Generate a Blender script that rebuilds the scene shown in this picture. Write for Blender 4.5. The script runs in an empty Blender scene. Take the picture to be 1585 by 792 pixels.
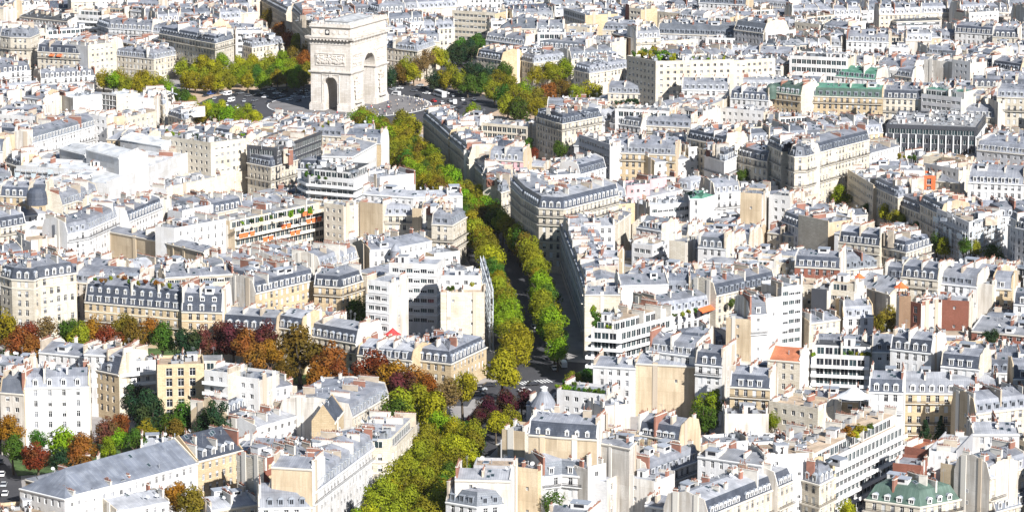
import bpy, bmesh, math, random
import numpy as np
from mathutils import Vector
from mathutils.bvhtree import BVHTree
R = math.radians
rnd = random.Random(11)
scene = bpy.context.scene
col = scene.collection

# ------------------------------------------------------------------ camera
CAM_H, PITCH, FPX = 251.0, R(10.87), 5236.0
cam_d = bpy.data.cameras.new('camera')
cam = bpy.data.objects.new('camera', cam_d)
col.objects.link(cam)
cam.location = (0, 0, CAM_H)
cam.rotation_euler = (math.pi/2 - PITCH, 0, 0)
cam_d.sensor_width = 36.0
cam_d.lens = 36.0*FPX/1585.0
cam_d.clip_start = 5.0
cam_d.clip_end = 9000.0
scene.camera = cam

# ------------------------------------------------------------------ sky, sun, exposure
SUN_AZ, SUN_EL = R(148.0), R(33.0)          # clockwise from +Y, behind the camera to the right
world = bpy.data.worlds.new('World'); scene.world = world
world.use_nodes = True
wn = world.node_tree.nodes; wl = world.node_tree.links
sky = wn.new('ShaderNodeTexSky'); sky.sky_type = 'NISHITA'; sky.sun_disc = False
sky.sun_elevation = SUN_EL; sky.sun_rotation = SUN_AZ
sky.air_density = 1.0; sky.dust_density = 0.3; sky.ozone_density = 2.0
bg = wn['Background']; bg.inputs['Strength'].default_value = 0.055
wl.new(sky.outputs['Color'], bg.inputs['Color'])
sun_d = bpy.data.lights.new('sun', 'SUN'); sun_d.energy = 5.0; sun_d.angle = R(0.5)
sun_d.color = (1.0, 0.972, 0.935)
sun = bpy.data.objects.new('sun', sun_d); col.objects.link(sun)
sv = Vector((math.sin(SUN_AZ)*math.cos(SUN_EL), math.cos(SUN_AZ)*math.cos(SUN_EL), math.sin(SUN_EL)))
sun.rotation_euler = sv.to_track_quat('Z', 'Y').to_euler()
sun.location = (300, -300, 600)
scene.view_settings.view_transform = 'Standard'
scene.view_settings.look = 'None'
scene.view_settings.exposure = 0.83
scene.view_settings.gamma = 1.0
scene.cycles.max_bounces = 4
scene.cycles.diffuse_bounces = 2
scene.cycles.glossy_bounces = 2
scene.cycles.transmission_bounces = 2
scene.cycles.transparent_max_bounces = 6
scene.cycles.caustics_reflective = False
scene.cycles.caustics_refractive = False

CP, SP = math.cos(PITCH), math.sin(PITCH)
def at(px, py, z=0.0):
    """photo pixel + height above ground -> world x, y"""
    u = (px-792.5)/FPX; v = (396.0-py)/FPX
    dy = CP+v*SP; dz = -SP+v*CP
    t = (z-CAM_H)/dz
    return Vector((u*t, dy*t))
def pix(x, y, z):
    f = y*CP-(z-CAM_H)*SP
    v = y*SP+(z-CAM_H)*CP
    return 792.5+FPX*x/f, 396.0-FPX*v/f

# ------------------------------------------------------------------ materials
MATS = {}
def new_mat(name):
    m = bpy.data.materials.new(name); m.use_nodes = True
    MATS[name] = m
    return m, m.node_tree.nodes, m.node_tree.links, m.node_tree.nodes['Principled BSDF']
def nd(n, t, **kw):
    x = n.new(t)
    for k, v in kw.items():
        if k in ('operation', 'blend_type', 'data_type', 'noise_dimensions', 'offset', 'squash', 'wave_type', 'bands_direction'):
            setattr(x, k, v)
        else:
            x.inputs[k.replace('_', ' ')].default_value = v
    return x
def mixc(n, l, fac, a, b, mode='MIX'):
    m = n.new('ShaderNodeMix'); m.data_type = 'RGBA'; m.blend_type = mode
    def put(sock, v):
        if hasattr(v, 'links'): l.new(v, sock)
        elif isinstance(v, (int, float)): sock.default_value = v
        else: sock.default_value = (*v, 1) if len(v) == 3 else v
    put(m.inputs[0], fac); put(m.inputs[6], a); put(m.inputs[7], b)
    return m.outputs[2]
def ramp(n, l, src, a, b):
    r = n.new('ShaderNodeMapRange'); r.inputs[1].default_value = a; r.inputs[2].default_value = b
    l.new(src, r.inputs[0]); return r.outputs[0]
def uvmap(n, l, sx, sy):
    tc = n.new('ShaderNodeTexCoord'); mp = n.new('ShaderNodeMapping')
    mp.inputs['Scale'].default_value = (sx, sy, 1)
    l.new(tc.outputs['UV'], mp.inputs['Vector']); return mp.outputs['Vector']
def jitter(n, l, c, amt):
    """slight brightness shift from one object to the next"""
    oi = n.new('ShaderNodeObjectInfo')
    r = n.new('ShaderNodeMapRange'); r.inputs[3].default_value = 1-amt; r.inputs[4].default_value = 1.0
    l.new(oi.outputs['Random'], r.inputs[0])
    cb = n.new('ShaderNodeCombineColor')
    for i in range(3): l.new(r.outputs[0], cb.inputs[i])
    return mixc(n, l, 1.0, c, cb.outputs[0], 'MULTIPLY')
def wall_mat(name, c, dirt=(0.45, 0.40, 0.34), amount=0.5, blocks=False, rough=0.9, flues=False):
    m, n, l, b = new_mat(name)
    big = nd(n, 'ShaderNodeTexNoise', Scale=1.0, Detail=4.0); l.new(uvmap(n, l, 0.13, 0.10), big.inputs['Vector'])
    st = nd(n, 'ShaderNodeTexNoise', Scale=1.0, Detail=3.0); l.new(uvmap(n, l, 0.8, 0.09), st.inputs['Vector'])
    fine = nd(n, 'ShaderNodeTexNoise', Scale=1.0, Detail=2.0); l.new(uvmap(n, l, 2.2, 2.2), fine.inputs['Vector'])
    d = tuple(x*y for x, y in zip(c, (0.72, 0.68, 0.62)))
    k = mixc(n, l, ramp(n, l, big.outputs[0], 0.42, 0.72), c, d)
    f2 = n.new('ShaderNodeMath'); f2.operation = 'MULTIPLY'; f2.inputs[1].default_value = amount
    l.new(ramp(n, l, st.outputs[0], 0.44 if flues else 0.50, 0.70 if flues else 0.78), f2.inputs[0])
    k = mixc(n, l, f2.outputs[0], k, tuple(x*y for x, y in zip(c, dirt)))
    k = mixc(n, l, ramp(n, l, fine.outputs[0], 0.30, 0.95), k, tuple(x*0.7 for x in c))
    if blocks:
        br = n.new('ShaderNodeTexBrick'); l.new(uvmap(n, l, 1, 1), br.inputs['Vector'])
        br.inputs['Color1'].default_value = (1, 1, 1, 1); br.inputs['Color2'].default_value = (.86, .84, .80, 1)
        br.inputs['Mortar'].default_value = (.62, .6, .57, 1)
        br.inputs['Scale'].default_value = 1.0; br.inputs['Mortar Size'].default_value = 0.03
        br.inputs['Brick Width'].default_value = blocks[0]; br.inputs['Row Height'].default_value = blocks[1]
        k = mixc(n, l, 1.0, k, br.outputs[0], 'MULTIPLY')
    if flues:      # sooted flue lines and patches of newer render on blank walls
        for bw, rh, c1, c2, f in ((1.7, 60.0, (1, 1, 1, 1), (.84, .81, .78, 1), .45), (5.5, 4.2, (1, 1, 1, 1), (.86, .84, .82, 1), .9)):
            br = n.new('ShaderNodeTexBrick'); l.new(uvmap(n, l, 1, 1), br.inputs['Vector'])
            br.inputs['Color1'].default_value = c1; br.inputs['Color2'].default_value = c2; br.inputs['Mortar'].default_value = (.8, .77, .74, 1)
            br.inputs['Scale'].default_value = 1.0; br.inputs['Mortar Size'].default_value = 0.05; br.inputs['Brick Width'].default_value = bw; br.inputs['Row Height'].default_value = rh
            k = mixc(n, l, f, k, br.outputs[0], 'MULTIPLY')
    k = jitter(n, l, k, 0.14)
    l.new(k, b.inputs['Base Color']); b.inputs['Roughness'].default_value = rough
    bu = n.new('ShaderNodeBump'); bu.inputs['Strength'].default_value = 0.25; bu.inputs['Distance'].default_value = 0.05
    l.new(fine.outputs[0], bu.inputs['Height']); l.new(bu.outputs[0], b.inputs['Normal'])
    return m
def roof_mat(name, c1, c2, bw=0.65, rh=5.0, rough=0.5, seam=0.72, spec=0.4):
    m, n, l, b = new_mat(name)
    br = n.new('ShaderNodeTexBrick'); br.offset = 0.5 if rh < 2 else 0.0
    l.new(uvmap(n, l, 1, 1), br.inputs['Vector'])
    br.inputs['Color1'].default_value = (*c1, 1); br.inputs['Color2'].default_value = (*c2, 1)
    br.inputs['Mortar'].default_value = (*[x*seam for x in c1], 1)
    br.inputs['Scale'].default_value = 1.0; br.inputs['Mortar Size'].default_value = 0.035
    br.inputs['Brick Width'].default_value = bw; br.inputs['Row Height'].default_value = rh
    ns = nd(n, 'ShaderNodeTexNoise', Scale=1.0, Detail=5.0); l.new(uvmap(n, l, 0.22, 0.3), ns.inputs['Vector'])
    st = nd(n, 'ShaderNodeTexNoise', Scale=1.0, Detail=3.0); l.new(uvmap(n, l, 1.4, 0.25), st.inputs['Vector'])
    k = mixc(n, l, ramp(n, l, ns.outputs[0], 0.38, 0.72), br.outputs[0], tuple(x*0.58 for x in c1))
    f2 = n.new('ShaderNodeMath'); f2.operation = 'MULTIPLY'; f2.inputs[1].default_value = 0.6
    l.new(ramp(n, l, st.outputs[0], 0.55, 0.8), f2.inputs[0])
    k = mixc(n, l, f2.outputs[0], k, tuple(min(1, x*0.5+0.05) for x in c2))
    k = jitter(n, l, k, 0.36)
    l.new(k, b.inputs['Base Color'])
    l.new(ramp(n, l, ns.outputs[0], -0.6, 1.6), b.inputs['Roughness']) if False else None
    b.inputs['Roughness'].default_value = rough
    b.inputs['Specular IOR Level'].default_value = spec
    bu = n.new('ShaderNodeBump'); bu.inputs['Strength'].default_value = 0.35; bu.inputs['Distance'].default_value = 0.052
    l.new(br.outputs['Fac'], bu.inputs['Height']); l.new(bu.outputs[0], b.inputs['Normal'])
    return m
def plain_mat(name, c, rough=0.6, metal=0.0, var=0.15, scale=0.8, spec=0.4, jit=0.0):
    m, n, l, b = new_mat(name)
    tc = n.new('ShaderNodeTexCoord')
    ns = nd(n, 'ShaderNodeTexNoise', Scale=scale, Detail=4.0); l.new(tc.outputs['Object'], ns.inputs['Vector'])
    k = mixc(n, l, ramp(n, l, ns.outputs[0], 0.35, 0.75), c, tuple(x*(1-var*2) for x in c))
    if jit: k = jitter(n, l, k, jit)
    l.new(k, b.inputs['Base Color']); b.inputs['Roughness'].default_value = rough
    b.inputs['Metallic'].default_value = metal; b.inputs['Specular IOR Level'].default_value = spec
    return m

WALL = {'W': wall_mat('white_render', (0.74, 0.735, 0.735), amount=0.5),
        'C': wall_mat('cream_stone', (0.75, 0.69, 0.585), amount=0.4, blocks=(1.6, 0.55)),
        'O': wall_mat('ochre_stone', (0.69, 0.55, 0.36), amount=0.4, blocks=(1.6, 0.55)),
        'B': wall_mat('beige_party_render', (0.71, 0.585, 0.415), amount=0.55, flues=True),
        'b': wall_mat('pale_party_render', (0.78, 0.75, 0.70), amount=0.8, flues=True),
        'R': wall_mat('red_brick', (0.33, 0.125, 0.085), amount=0.4, blocks=(0.6, 0.3)),
        'r': wall_mat('dark_brick', (0.34, 0.22, 0.14), amount=0.4, blocks=(0.6, 0.3)),
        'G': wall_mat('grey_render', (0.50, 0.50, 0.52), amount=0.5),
        'K': wall_mat('charcoal_cladding', (0.075, 0.08, 0.095), amount=0.3, rough=0.4),
        'P': wall_mat('pink_render', (0.78, 0.46, 0.48), amount=0.3),
        'A': wall_mat('orange_panel', (0.75, 0.15, 0.05), amount=0.2),
        'X': wall_mat('white_sheeting', (0.70, 0.71, 0.735), amount=0.3, rough=0.6, blocks=(2.6, 2.0)),
        'L': wall_mat('arch_limestone', (0.80, 0.755, 0.71), amount=0.7, blocks=(2.2, 0.9)),
        }
ROOF = {'Z': roof_mat('zinc', (0.275, 0.29, 0.335), (0.375, 0.39, 0.43)),
        'z': roof_mat('pale_zinc', (0.41, 0.425, 0.465), (0.52, 0.53, 0.56)),
        'k': roof_mat('old_zinc', (0.175, 0.195, 0.24), (0.24, 0.26, 0.30)),
        'S': roof_mat('slate', (0.075, 0.088, 0.12), (0.12, 0.135, 0.17), bw=0.5, rh=0.6, rough=0.45, seam=0.6),
        's': roof_mat('grey_slate', (0.17, 0.19, 0.225), (0.23, 0.25, 0.28), bw=0.5, rh=0.6, rough=0.5, seam=0.6),
        'g': roof_mat('green_copper', (0.10, 0.27, 0.19), (0.155, 0.345, 0.255), rough=0.6),
        'v': roof_mat('dark_green_copper', (0.09, 0.15, 0.12), (0.13, 0.20, 0.165), rough=0.6),
        'T': roof_mat('tan_terrace', (0.55, 0.42, 0.30), (0.62, 0.49, 0.36), bw=1.0, rh=1.0, rough=0.9),
        'N': roof_mat('white_membrane', (0.72, 0.735, 0.75), (0.78, 0.79, 0.80), bw=2.0, rh=8.0, rough=0.6, seam=0.85),
        'K': roof_mat('bitumen', (0.09, 0.095, 0.105), (0.12, 0.125, 0.13), bw=1.0, rh=8.0, rough=0.8),
        'o': roof_mat('terracotta_tile', (0.50, 0.17, 0.085), (0.60, 0.23, 0.12), bw=0.4, rh=0.4, rough=0.8),
        'G': roof_mat('gravel_grey', (0.36, 0.36, 0.37), (0.44, 0.44, 0.44), bw=3.0, rh=3.0, rough=0.95),
        }
GLASS = plain_mat('window_glass', (0.030, 0.034, 0.045), rough=0.12, var=0.3, spec=0.5, jit=0.5)
GLASS2 = plain_mat('window_curtain', (0.30, 0.31, 0.34), rough=0.35, var=0.25, spec=0.5, jit=0.4)
GLASSB = plain_mat('tinted_glazing', (0.045, 0.075, 0.085), rough=0.08, var=0.3, spec=0.6, jit=0.4)
FRAME = plain_mat('window_paint', (0.78, 0.77, 0.75), rough=0.6, var=0.05)
SHUT = plain_mat('shutter_paint', (0.66, 0.67, 0.67), rough=0.7, var=0.06, jit=0.2)
IRON = plain_mat('railing_iron', (0.035, 0.035, 0.04), rough=0.5, var=0.1)
STONE = plain_mat('trim_stone', (0.74, 0.69, 0.60), rough=0.9, var=0.1, scale=0.3)
WHITE = plain_mat('white_paint', (0.80, 0.80, 0.79), rough=0.6, var=0.05)
DZINC = plain_mat('dormer_zinc', (0.34, 0.37, 0.42), rough=0.5, var=0.12, jit=0.3)
POT = plain_mat('terracotta_pot', (0.30, 0.145, 0.10), rough=0.85, var=0.15, jit=0.25)
CH_B = plain_mat('chimney_beige', (0.58, 0.49, 0.385), rough=0.9, var=0.18, scale=0.5, jit=0.2)
CH_W = plain_mat('chimney_pale', (0.74, 0.70, 0.63), rough=0.9, var=0.15, scale=0.5, jit=0.2)
CH_R = plain_mat('chimney_brick', (0.34, 0.16, 0.115), rough=0.9, var=0.15, scale=0.5, jit=0.2)
METAL = plain_mat('galvanised_metal', (0.50, 0.52, 0.55), rough=0.4, metal=0.6, var=0.1)
AWN = plain_mat('orange_awning', (0.80, 0.16, 0.05), rough=0.8, var=0.08)
AWN_R = plain_mat('red_awning', (0.62, 0.05, 0.05), rough=0.8, var=0.08)
ASPH = plain_mat('asphalt', (0.062, 0.062, 0.070), rough=0.9, var=0.2, scale=0.05)
PAVE = plain_mat('granite_setts', (0.20, 0.19, 0.19), rough=0.9, var=0.15, scale=0.1)
SAND = plain_mat('sandy_gravel', (0.52, 0.38, 0.27), rough=0.95, var=0.15, scale=0.15)
SIDEW = plain_mat('pavement_grey', (0.34, 0.32, 0.31), rough=0.9, var=0.12, scale=0.2)
GRASS = plain_mat('lawn', (0.07, 0.13, 0.03), rough=0.95, var=0.3, scale=0.3)
BARK = plain_mat('bark', (0.11, 0.085, 0.06), rough=0.95, var=0.3, scale=2.0)

# ------------------------------------------------------------------ mesh helpers
class MB:
    def __init__(s): s.v = []; s.f = []; s.m = []; s.uv = []
    def face(s, pts, m=0, uv=None):
        i = len(s.v); s.v.extend(pts); s.f.append(tuple(range(i, i+len(pts)))); s.m.append(m)
        if uv is None:
            a = Vector(pts[0]); n = None
            e = Vector(pts[1])-a
            L = math.hypot(e.x, e.y)
            d = Vector((e.x/L, e.y/L, 0)) if L > 1e-5 else Vector((1, 0, 0))
            uv = []
            nrm = (Vector(pts[1])-a).cross(Vector(pts[2])-a)
            flat = abs(nrm.z) > 0.98*max(nrm.length, 1e-9)
            for p in pts:
                q = Vector(p); t = q.dot(d)
                w = (q-a)-d*(q-a).dot(d)
                uv.append((t, a.z+(w.length if w.z >= 0 or flat else -w.length)))
        s.uv.extend(uv)
    def box(s, x0, x1, y0, y1, z0, z1, m=0, bottom=False):
        a = [(x0, y0, z0), (x1, y0, z0), (x1, y1, z0), (x0, y1, z0), (x0, y0, z1), (x1, y0, z1), (x1, y1, z1), (x0, y1, z1)]
        for q in ((0, 1, 5, 4), (1, 2, 6, 5), (2, 3, 7, 6), (3, 0, 4, 7), (4, 5, 6, 7)):
            s.face([a[k] for k in q], m)
        if bottom: s.face([a[k] for k in (3, 2, 1, 0)], m)
    def cyl(s, x, y, z0, z1, r0, r1, n=8, m=0, cap=True):
        p0 = [(x+r0*math.cos(2*math.pi*k/n), y+r0*math.sin(2*math.pi*k/n), z0) for k in range(n)]
        p1 = [(x+r1*math.cos(2*math.pi*k/n), y+r1*math.sin(2*math.pi*k/n), z1) for k in range(n)]
        for k in range(n):
            j = (k+1) % n; s.face([p0[k], p0[j], p1[j], p1[k]], m)
        if cap and r1 > 0: s.face(p1, m)
    def mesh(s, name, mats, off=None, smooth=False):
        me = bpy.data.meshes.new(name)
        v = np.array(s.v, dtype=np.float64).reshape(-1, 3)
        if off is not None: v = v-np.array([off[0], off[1], off[2] if len(off) > 2 else 0.0])
        me.from_pydata(v.tolist(), [], s.f)
        for m in mats: me.materials.append(m)
        if len(mats) > 1: me.polygons.foreach_set('material_index', s.m)
        ul = me.uv_layers.new(name='UVMap')
        ul.data.foreach_set('uv', np.array(s.uv, dtype=np.float32).ravel())
        if smooth: me.polygons.foreach_set('use_smooth', [True]*len(me.polygons))
        me.update()
        return me
QUEUE = None       # while a list: objects are noted here and made later, sorted by name, which is much quicker
class Later:
    def __init__(s, name, me, parent, loc, rz, scale, mat):
        s.name, s.me, s.parent, s.location, s.scale, s.mat = name, me, parent, loc, scale, mat
        s.rotation_euler = (0, 0, rz); s.obj = None
def flush():
    global QUEUE
    for q in sorted(QUEUE, key=lambda q: q.name):
        o = bpy.data.objects.new(q.name, q.me); o.location = q.location; o.rotation_euler = q.rotation_euler
        if q.scale is not None: o.scale = q.scale if hasattr(q.scale, '__len__') else (q.scale,)*3
        if q.me is None: o.empty_display_size = 2.0
        q.obj = o
    for q in QUEUE:
        if q.parent is not None: q.obj.parent = q.parent.obj
        col.objects.link(q.obj)
        if q.mat is not None: q.obj.material_slots[0].link = 'OBJECT'; q.obj.material_slots[0].material = q.mat
    QUEUE = None
def link(name, me, parent=None, loc=(0, 0, 0), rz=0.0, scale=None, mat=None):
    if QUEUE is not None:
        QUEUE.append(Later(name, me, parent, loc, rz, scale, mat)); return QUEUE[-1]
    o = bpy.data.objects.new(name, me)
    o.location = loc
    if rz: o.rotation_euler = (0, 0, rz)
    if scale is not None: o.scale = scale if hasattr(scale, '__len__') else (scale,)*3
    if parent is not None: o.parent = parent
    col.objects.link(o)
    if mat is not None:
        o.material_slots[0].link = 'OBJECT'; o.material_slots[0].material = mat
    return o
def empty(name, loc, rz=0.0):
    if QUEUE is not None:
        QUEUE.append(Later(name, None, None, loc, rz, None, None)); return QUEUE[-1]
    o = bpy.data.objects.new(name, None); o.location = loc; o.rotation_euler = (0, 0, rz)
    o.empty_display_size = 2.0
    col.objects.link(o); return o
def tag(o, label=None, cat=None, group=None, kind=None):
    if label: o['label'] = label
    if cat: o['category'] = cat
    if group: o['group'] = group
    if kind: o['kind'] = kind
    return o
# ------------------------------------------------------------------ shared part meshes
def win_mesh(w, h, bars=1, glass=0, rail=False, shutter=0, cross=True):
    """origin bottom centre, faces -Y; material 0 frame, 1 glass, 2 iron, 3 shutter"""
    b = MB(); x = w/2; t = 0.09
    b.face([(-x, 0, 0), (x, 0, 0), (x, 0, h), (-x, 0, h)], 1)
    y = -0.05
    def bar(x0, x1, z0, z1, yy=y, m=0): b.box(x0, x1, yy, -0.005, z0, z1, m)
    bar(-x, -x+t, 0, h); bar(x-t, x, 0, h); bar(-x+t, x-t, h-t, h); bar(-x+t, x-t, 0, t)
    for k in range(bars):
        c = -x+(k+1)*w/(bars+1); bar(c-0.04, c+0.04, t, h-t)
    if cross: bar(-x+t, x-t, h*0.68, h*0.68+0.07, -0.045)
    if shutter: b.box(-x+0.02, x-0.02, -0.11, -0.06, h*(1-shutter), h-0.01, 3)
    if rail:
        for z in (0.12, 0.42, 0.72, 0.95): b.box(-x, x, -0.30, -0.26, z, z+0.07, 2)
    me = b.mesh('window', [FRAME, [GLASS, GLASS2, GLASSB][glass], IRON, SHUT])
    return me
WIN = {'t': [win_mesh(1.25, 2.15, rail=True), win_mesh(1.25, 2.15), win_mesh(1.25, 2.15, glass=1, rail=True), win_mesh(1.25, 2.15, shutter=0.55),
             win_mesh(1.25, 2.15, rail=True), win_mesh(1.25, 2.15, shutter=0.98)],
       's': [win_mesh(1.35, 1.5, cross=False), win_mesh(1.35, 1.5, glass=1, cross=False), win_mesh(1.35, 1.5, shutter=0.5, cross=False), win_mesh(1.35, 1.5, cross=False)],
       'b': [win_mesh(2.3, 1.55, bars=2, cross=False), win_mesh(2.3, 1.55, bars=2, cross=False, glass=2), win_mesh(2.3, 1.55, bars=2, cross=False, shutter=0.4)],
       'g': [win_mesh(2.35, 2.35, bars=1, cross=False, glass=2), win_mesh(2.35, 2.35, bars=1, cross=False, glass=0), win_mesh(2.35, 2.35, bars=1, cross=False, glass=2)],
       'q': [win_mesh(0.9, 1.1, cross=False), win_mesh(0.9, 1.1, cross=False, glass=1)],
       'h': [win_mesh(1.9, 2.5, bars=1, glass=0), win_mesh(1.9, 2.5, bars=1, glass=0)],
       'l': [win_mesh(1.1, 1.9), win_mesh(1.1, 1.9, shutter=0.4), win_mesh(1.1, 1.9, glass=1)]}
WSIZE = {'t': (1.25, 2.15, 2.75), 's': (1.35, 1.5, 3.1), 'b': (2.3, 1.55, 2.55), 'g': (2.35, 2.35, 2.6), 'q': (0.9, 1.1, 6.5), 'h': (1.9, 2.5, 3.4), 'l': (1.1, 1.9, 2.7)}

def dormer_mesh(kind, frame, side, w=1.5, h=2.0, dep=2.4):
    """origin at sill centre, faces -Y; runs back into the slope"""
    b = MB(); x = w/2; t = 0.24
    b.face([(-x, 0, 0), (-x+t, 0, 0), (-x+t, 0, h), (-x, 0, h)], 0); b.face([(x-t, 0, 0), (x, 0, 0), (x, 0, h), (x-t, 0, h)], 0)
    b.face([(-x+t, 0, h-t), (x-t, 0, h-t), (x-t, 0, h), (-x+t, 0, h)], 0); b.face([(-x+t, 0, 0), (x-t, 0, 0), (x-t, 0, .2), (-x+t, 0, .2)], 0)
    y = 0.14
    b.face([(-x+t, y, .2), (x-t, y, .2), (x-t, y, h-t), (-x+t, y, h-t)], 1)
    b.face([(-x+t, 0, .2), (-x+t, y, .2), (-x+t, y, h-t), (-x+t, 0, h-t)], 0); b.face([(x-t, y, .2), (x-t, 0, .2), (x-t, 0, h-t), (x-t, y, h-t)], 0)
    b.box(-0.04, 0.04, y-0.06, y-0.01, .2, h-t, 0)
    b.face([(-x, dep, 0), (-x, 0, 0), (-x, 0, h), (-x, dep, h)], 2); b.face([(x, 0, 0), (x, dep, 0), (x, dep, h), (x, 0, h)], 2)
    o = 0.16
    if kind == 'tri':
        p = h+0.6
        b.face([(-x-o, -o, h), (x+o, -o, h), (0, -o, p)], 0)
        b.face([(-x-o, dep, h), (-x-o, -o, h), (0, -o, p), (0, dep, p)], 2); b.face([(x+o, -o, h), (x+o, dep, h), (0, dep, p), (0, -o, p)], 2)
    elif kind == 'arc':
        q = [(-x-o, h-0.1), (-x*0.75, h+0.36), (0, h+0.55), (x*0.75, h+0.36), (x+o, h-0.1)]
        b.face([(a, -o, c) for a, c in reversed(q)], 0)
        for (a, c), (a2, c2) in zip(q, q[1:]): b.face([(a, -o, c), (a2, -o, c2), (a2, dep, c2), (a, dep, c)], 2)
    else:
        b.box(-x-o, x+o, -o, dep, h, h+0.2, 0); b.face([(-x-o, -o, h+.21), (x+o, -o, h+.21), (x+o, dep, h+.30), (-x-o, dep, h+.30)], 2)
    return b.mesh('dormer', [frame, GLASS, side])
DORM = {}
for fk, fm in (('w', FRAME), ('d', DZINC), ('z', plain_mat('dormer_pale_zinc', (0.56, 0.58, 0.61), rough=0.5, var=0.08, jit=0.2))):
    for k in ('tri', 'arc', 'flat'): DORM[k+fk] = dormer_mesh(k, fm, DZINC)
DORM['round'] = dormer_mesh('arc', FRAME, DZINC, w=1.6, h=1.35)
DORM['small'] = dormer_mesh('tri', FRAME, DZINC, w=1.2, h=1.4)

def chimney_mesh(L, h, pots, seed):
    r = random.Random(seed); b = MB(); w = 0.55
    b.box(-w/2, w/2, -L/2, L/2, -4.0, h, 0); b.box(-w/2-.1, w/2+.1, -L/2-.1, L/2+.1, h, h+0.16, 1)
    for k in range(pots):
        if r.random() < 0.12: continue
        y = -L/2+0.3+(L-0.6)*k/max(1, pots-1); hh = r.choice((0.45, 0.6, 0.6, 0.9))
        b.cyl(r.uniform(-.08, .08), y, h+.16, h+.16+hh, 0.15, 0.11, 6, 2)
    return b.mesh('chimney', [CH_B, CH_W, POT])
CHIM = [chimney_mesh(2.4, 1.7, 5, 1), chimney_mesh(3.8, 1.9, 8, 2), chimney_mesh(5.0, 1.6, 11, 3), chimney_mesh(6.4, 2.0, 13, 4), chimney_mesh(1.4, 1.8, 3, 5)]
def simple(name, fn, mats):
    b = MB(); fn(b); return b.mesh(name, mats)
def _sky(b):
    b.box(-.55, .55, -.75, .75, -.3, .16, 0); b.face([(-.45, -.65, .17), (.45, -.65, .17), (.45, .65, .17), (-.45, .65, .17)], 1)
SKYL = simple('skylight', _sky, [DZINC, GLASSB])
def _dish(b):
    b.cyl(0, 0, -.4, 1.0, .04, .04, 5, 1); n = 10
    for r0, r1, y0, y1 in ((0.0, .3, .16, .10), (.3, .52, .10, -.06)):
        for k in range(n):
            a, c = 2*math.pi*k/n, 2*math.pi*(k+1)/n
            P = lambda r, t, y: (r*math.cos(t), y-0.25*r*math.sin(t), 1.25+r*math.sin(t))
            if r0 == 0: b.face([P(0, 0, y0), P(r1, a, y1), P(r1, c, y1)], 0)
            else: b.face([P(r0, a, y0), P(r1, a, y1), P(r1, c, y1), P(r0, c, y0)], 0)
    b.box(-.02, .02, -.5, -.02, 1.2, 1.24, 1)
DISH = simple('satellite_dish', _dish, [WHITE, METAL])
def _ac(b):
    b.box(-.8, .8, -.5, .5, -.2, .95, 0); b.cyl(-.35, 0, .95, 1.08, .3, .3, 8, 1); b.cyl(.35, 0, .95, 1.08, .3, .3, 8, 1)
ACU = simple('air_conditioner', _ac, [METAL, IRON])
def _vent(b): b.cyl(0, 0, -.5, 1.1, .14, .14, 6, 0); b.cyl(0, 0, 1.1, 1.35, .24, .05, 6, 0)
VENT = simple('vent_pipe', _vent, [METAL])
def _hut(b):
    b.box(-1.6, 1.6, -1.4, 1.4, -.5, 2.3, 0); b.box(-1.75, 1.75, -1.55, 1.55, 2.3, 2.48, 1); b.box(-.4, .4, -1.43, -1.4, 0, 1.9, 2)
HUT = simple('lift_house', _hut, [WALL['W'], ROOF['z'], IRON])
def _ant(b):
    b.cyl(0, 0, -.5, 3.4, .035, .03, 4, 0)
    for z, w in ((3.3, .5), (3.0, .6), (2.7, .7)): b.box(-w, w, -.02, .02, z, z+.04, 0)
ANT = simple('aerial', _ant, [METAL])
def _awn(b):
    b.face([(-1.5, 0, 0), (-1.5, -1.4, -.7), (1.5, -1.4, -.7), (1.5, 0, 0)][::-1], 0); b.face([(-1.5, 0, .03), (-1.5, -1.4, -.67), (1.5, -1.4, -.67), (1.5, 0, .03)], 0)
    b.box(-1.5, 1.5, -1.43, -1.38, -.95, -.66, 0)
AWNM = simple('awning', _awn, [AWN])

def _attic(b):
    b.box(-1.5, 1.5, -1.3, 1.3, -1.2, 1.5, 0); b.face([(-1.65, -1.45, 1.5), (1.65, -1.45, 1.5), (1.65, 1.45, 1.95), (-1.65, 1.45, 1.95)], 1); b.box(-.9, .9, -1.34, -1.3, .3, 1.25, 2)
    b.face([(-1.65, -1.45, 1.5), (-1.65, 1.45, 1.95), (-1.65, 1.45, 1.4), (-1.65, -1.45, 1.4)], 1); b.face([(1.65, 1.45, 1.95), (1.65, -1.45, 1.5), (1.65, -1.45, 1.4), (1.65, 1.45, 1.4)], 1)
ATTIC = simple('attic_box', _attic, [WALL['W'], DZINC, GLASS])
BREAST = simple('chimney_breast', lambda q: q.box(-.6, .6, -.22, .02, 0, 1), [CH_B])
BLIND = simple('sun_blind', lambda q: (q.box(-1.25, 1.25, -.05, .03, -.2, 1.75, 0, True), q.box(-1.3, 1.3, -.12, .05, 1.75, 1.95, 1, True)), [AWN, WHITE])
FINM = simple('fin', lambda q: q.box(-.22, .22, -.3, .3, 0, 1), [WHITE])
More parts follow.
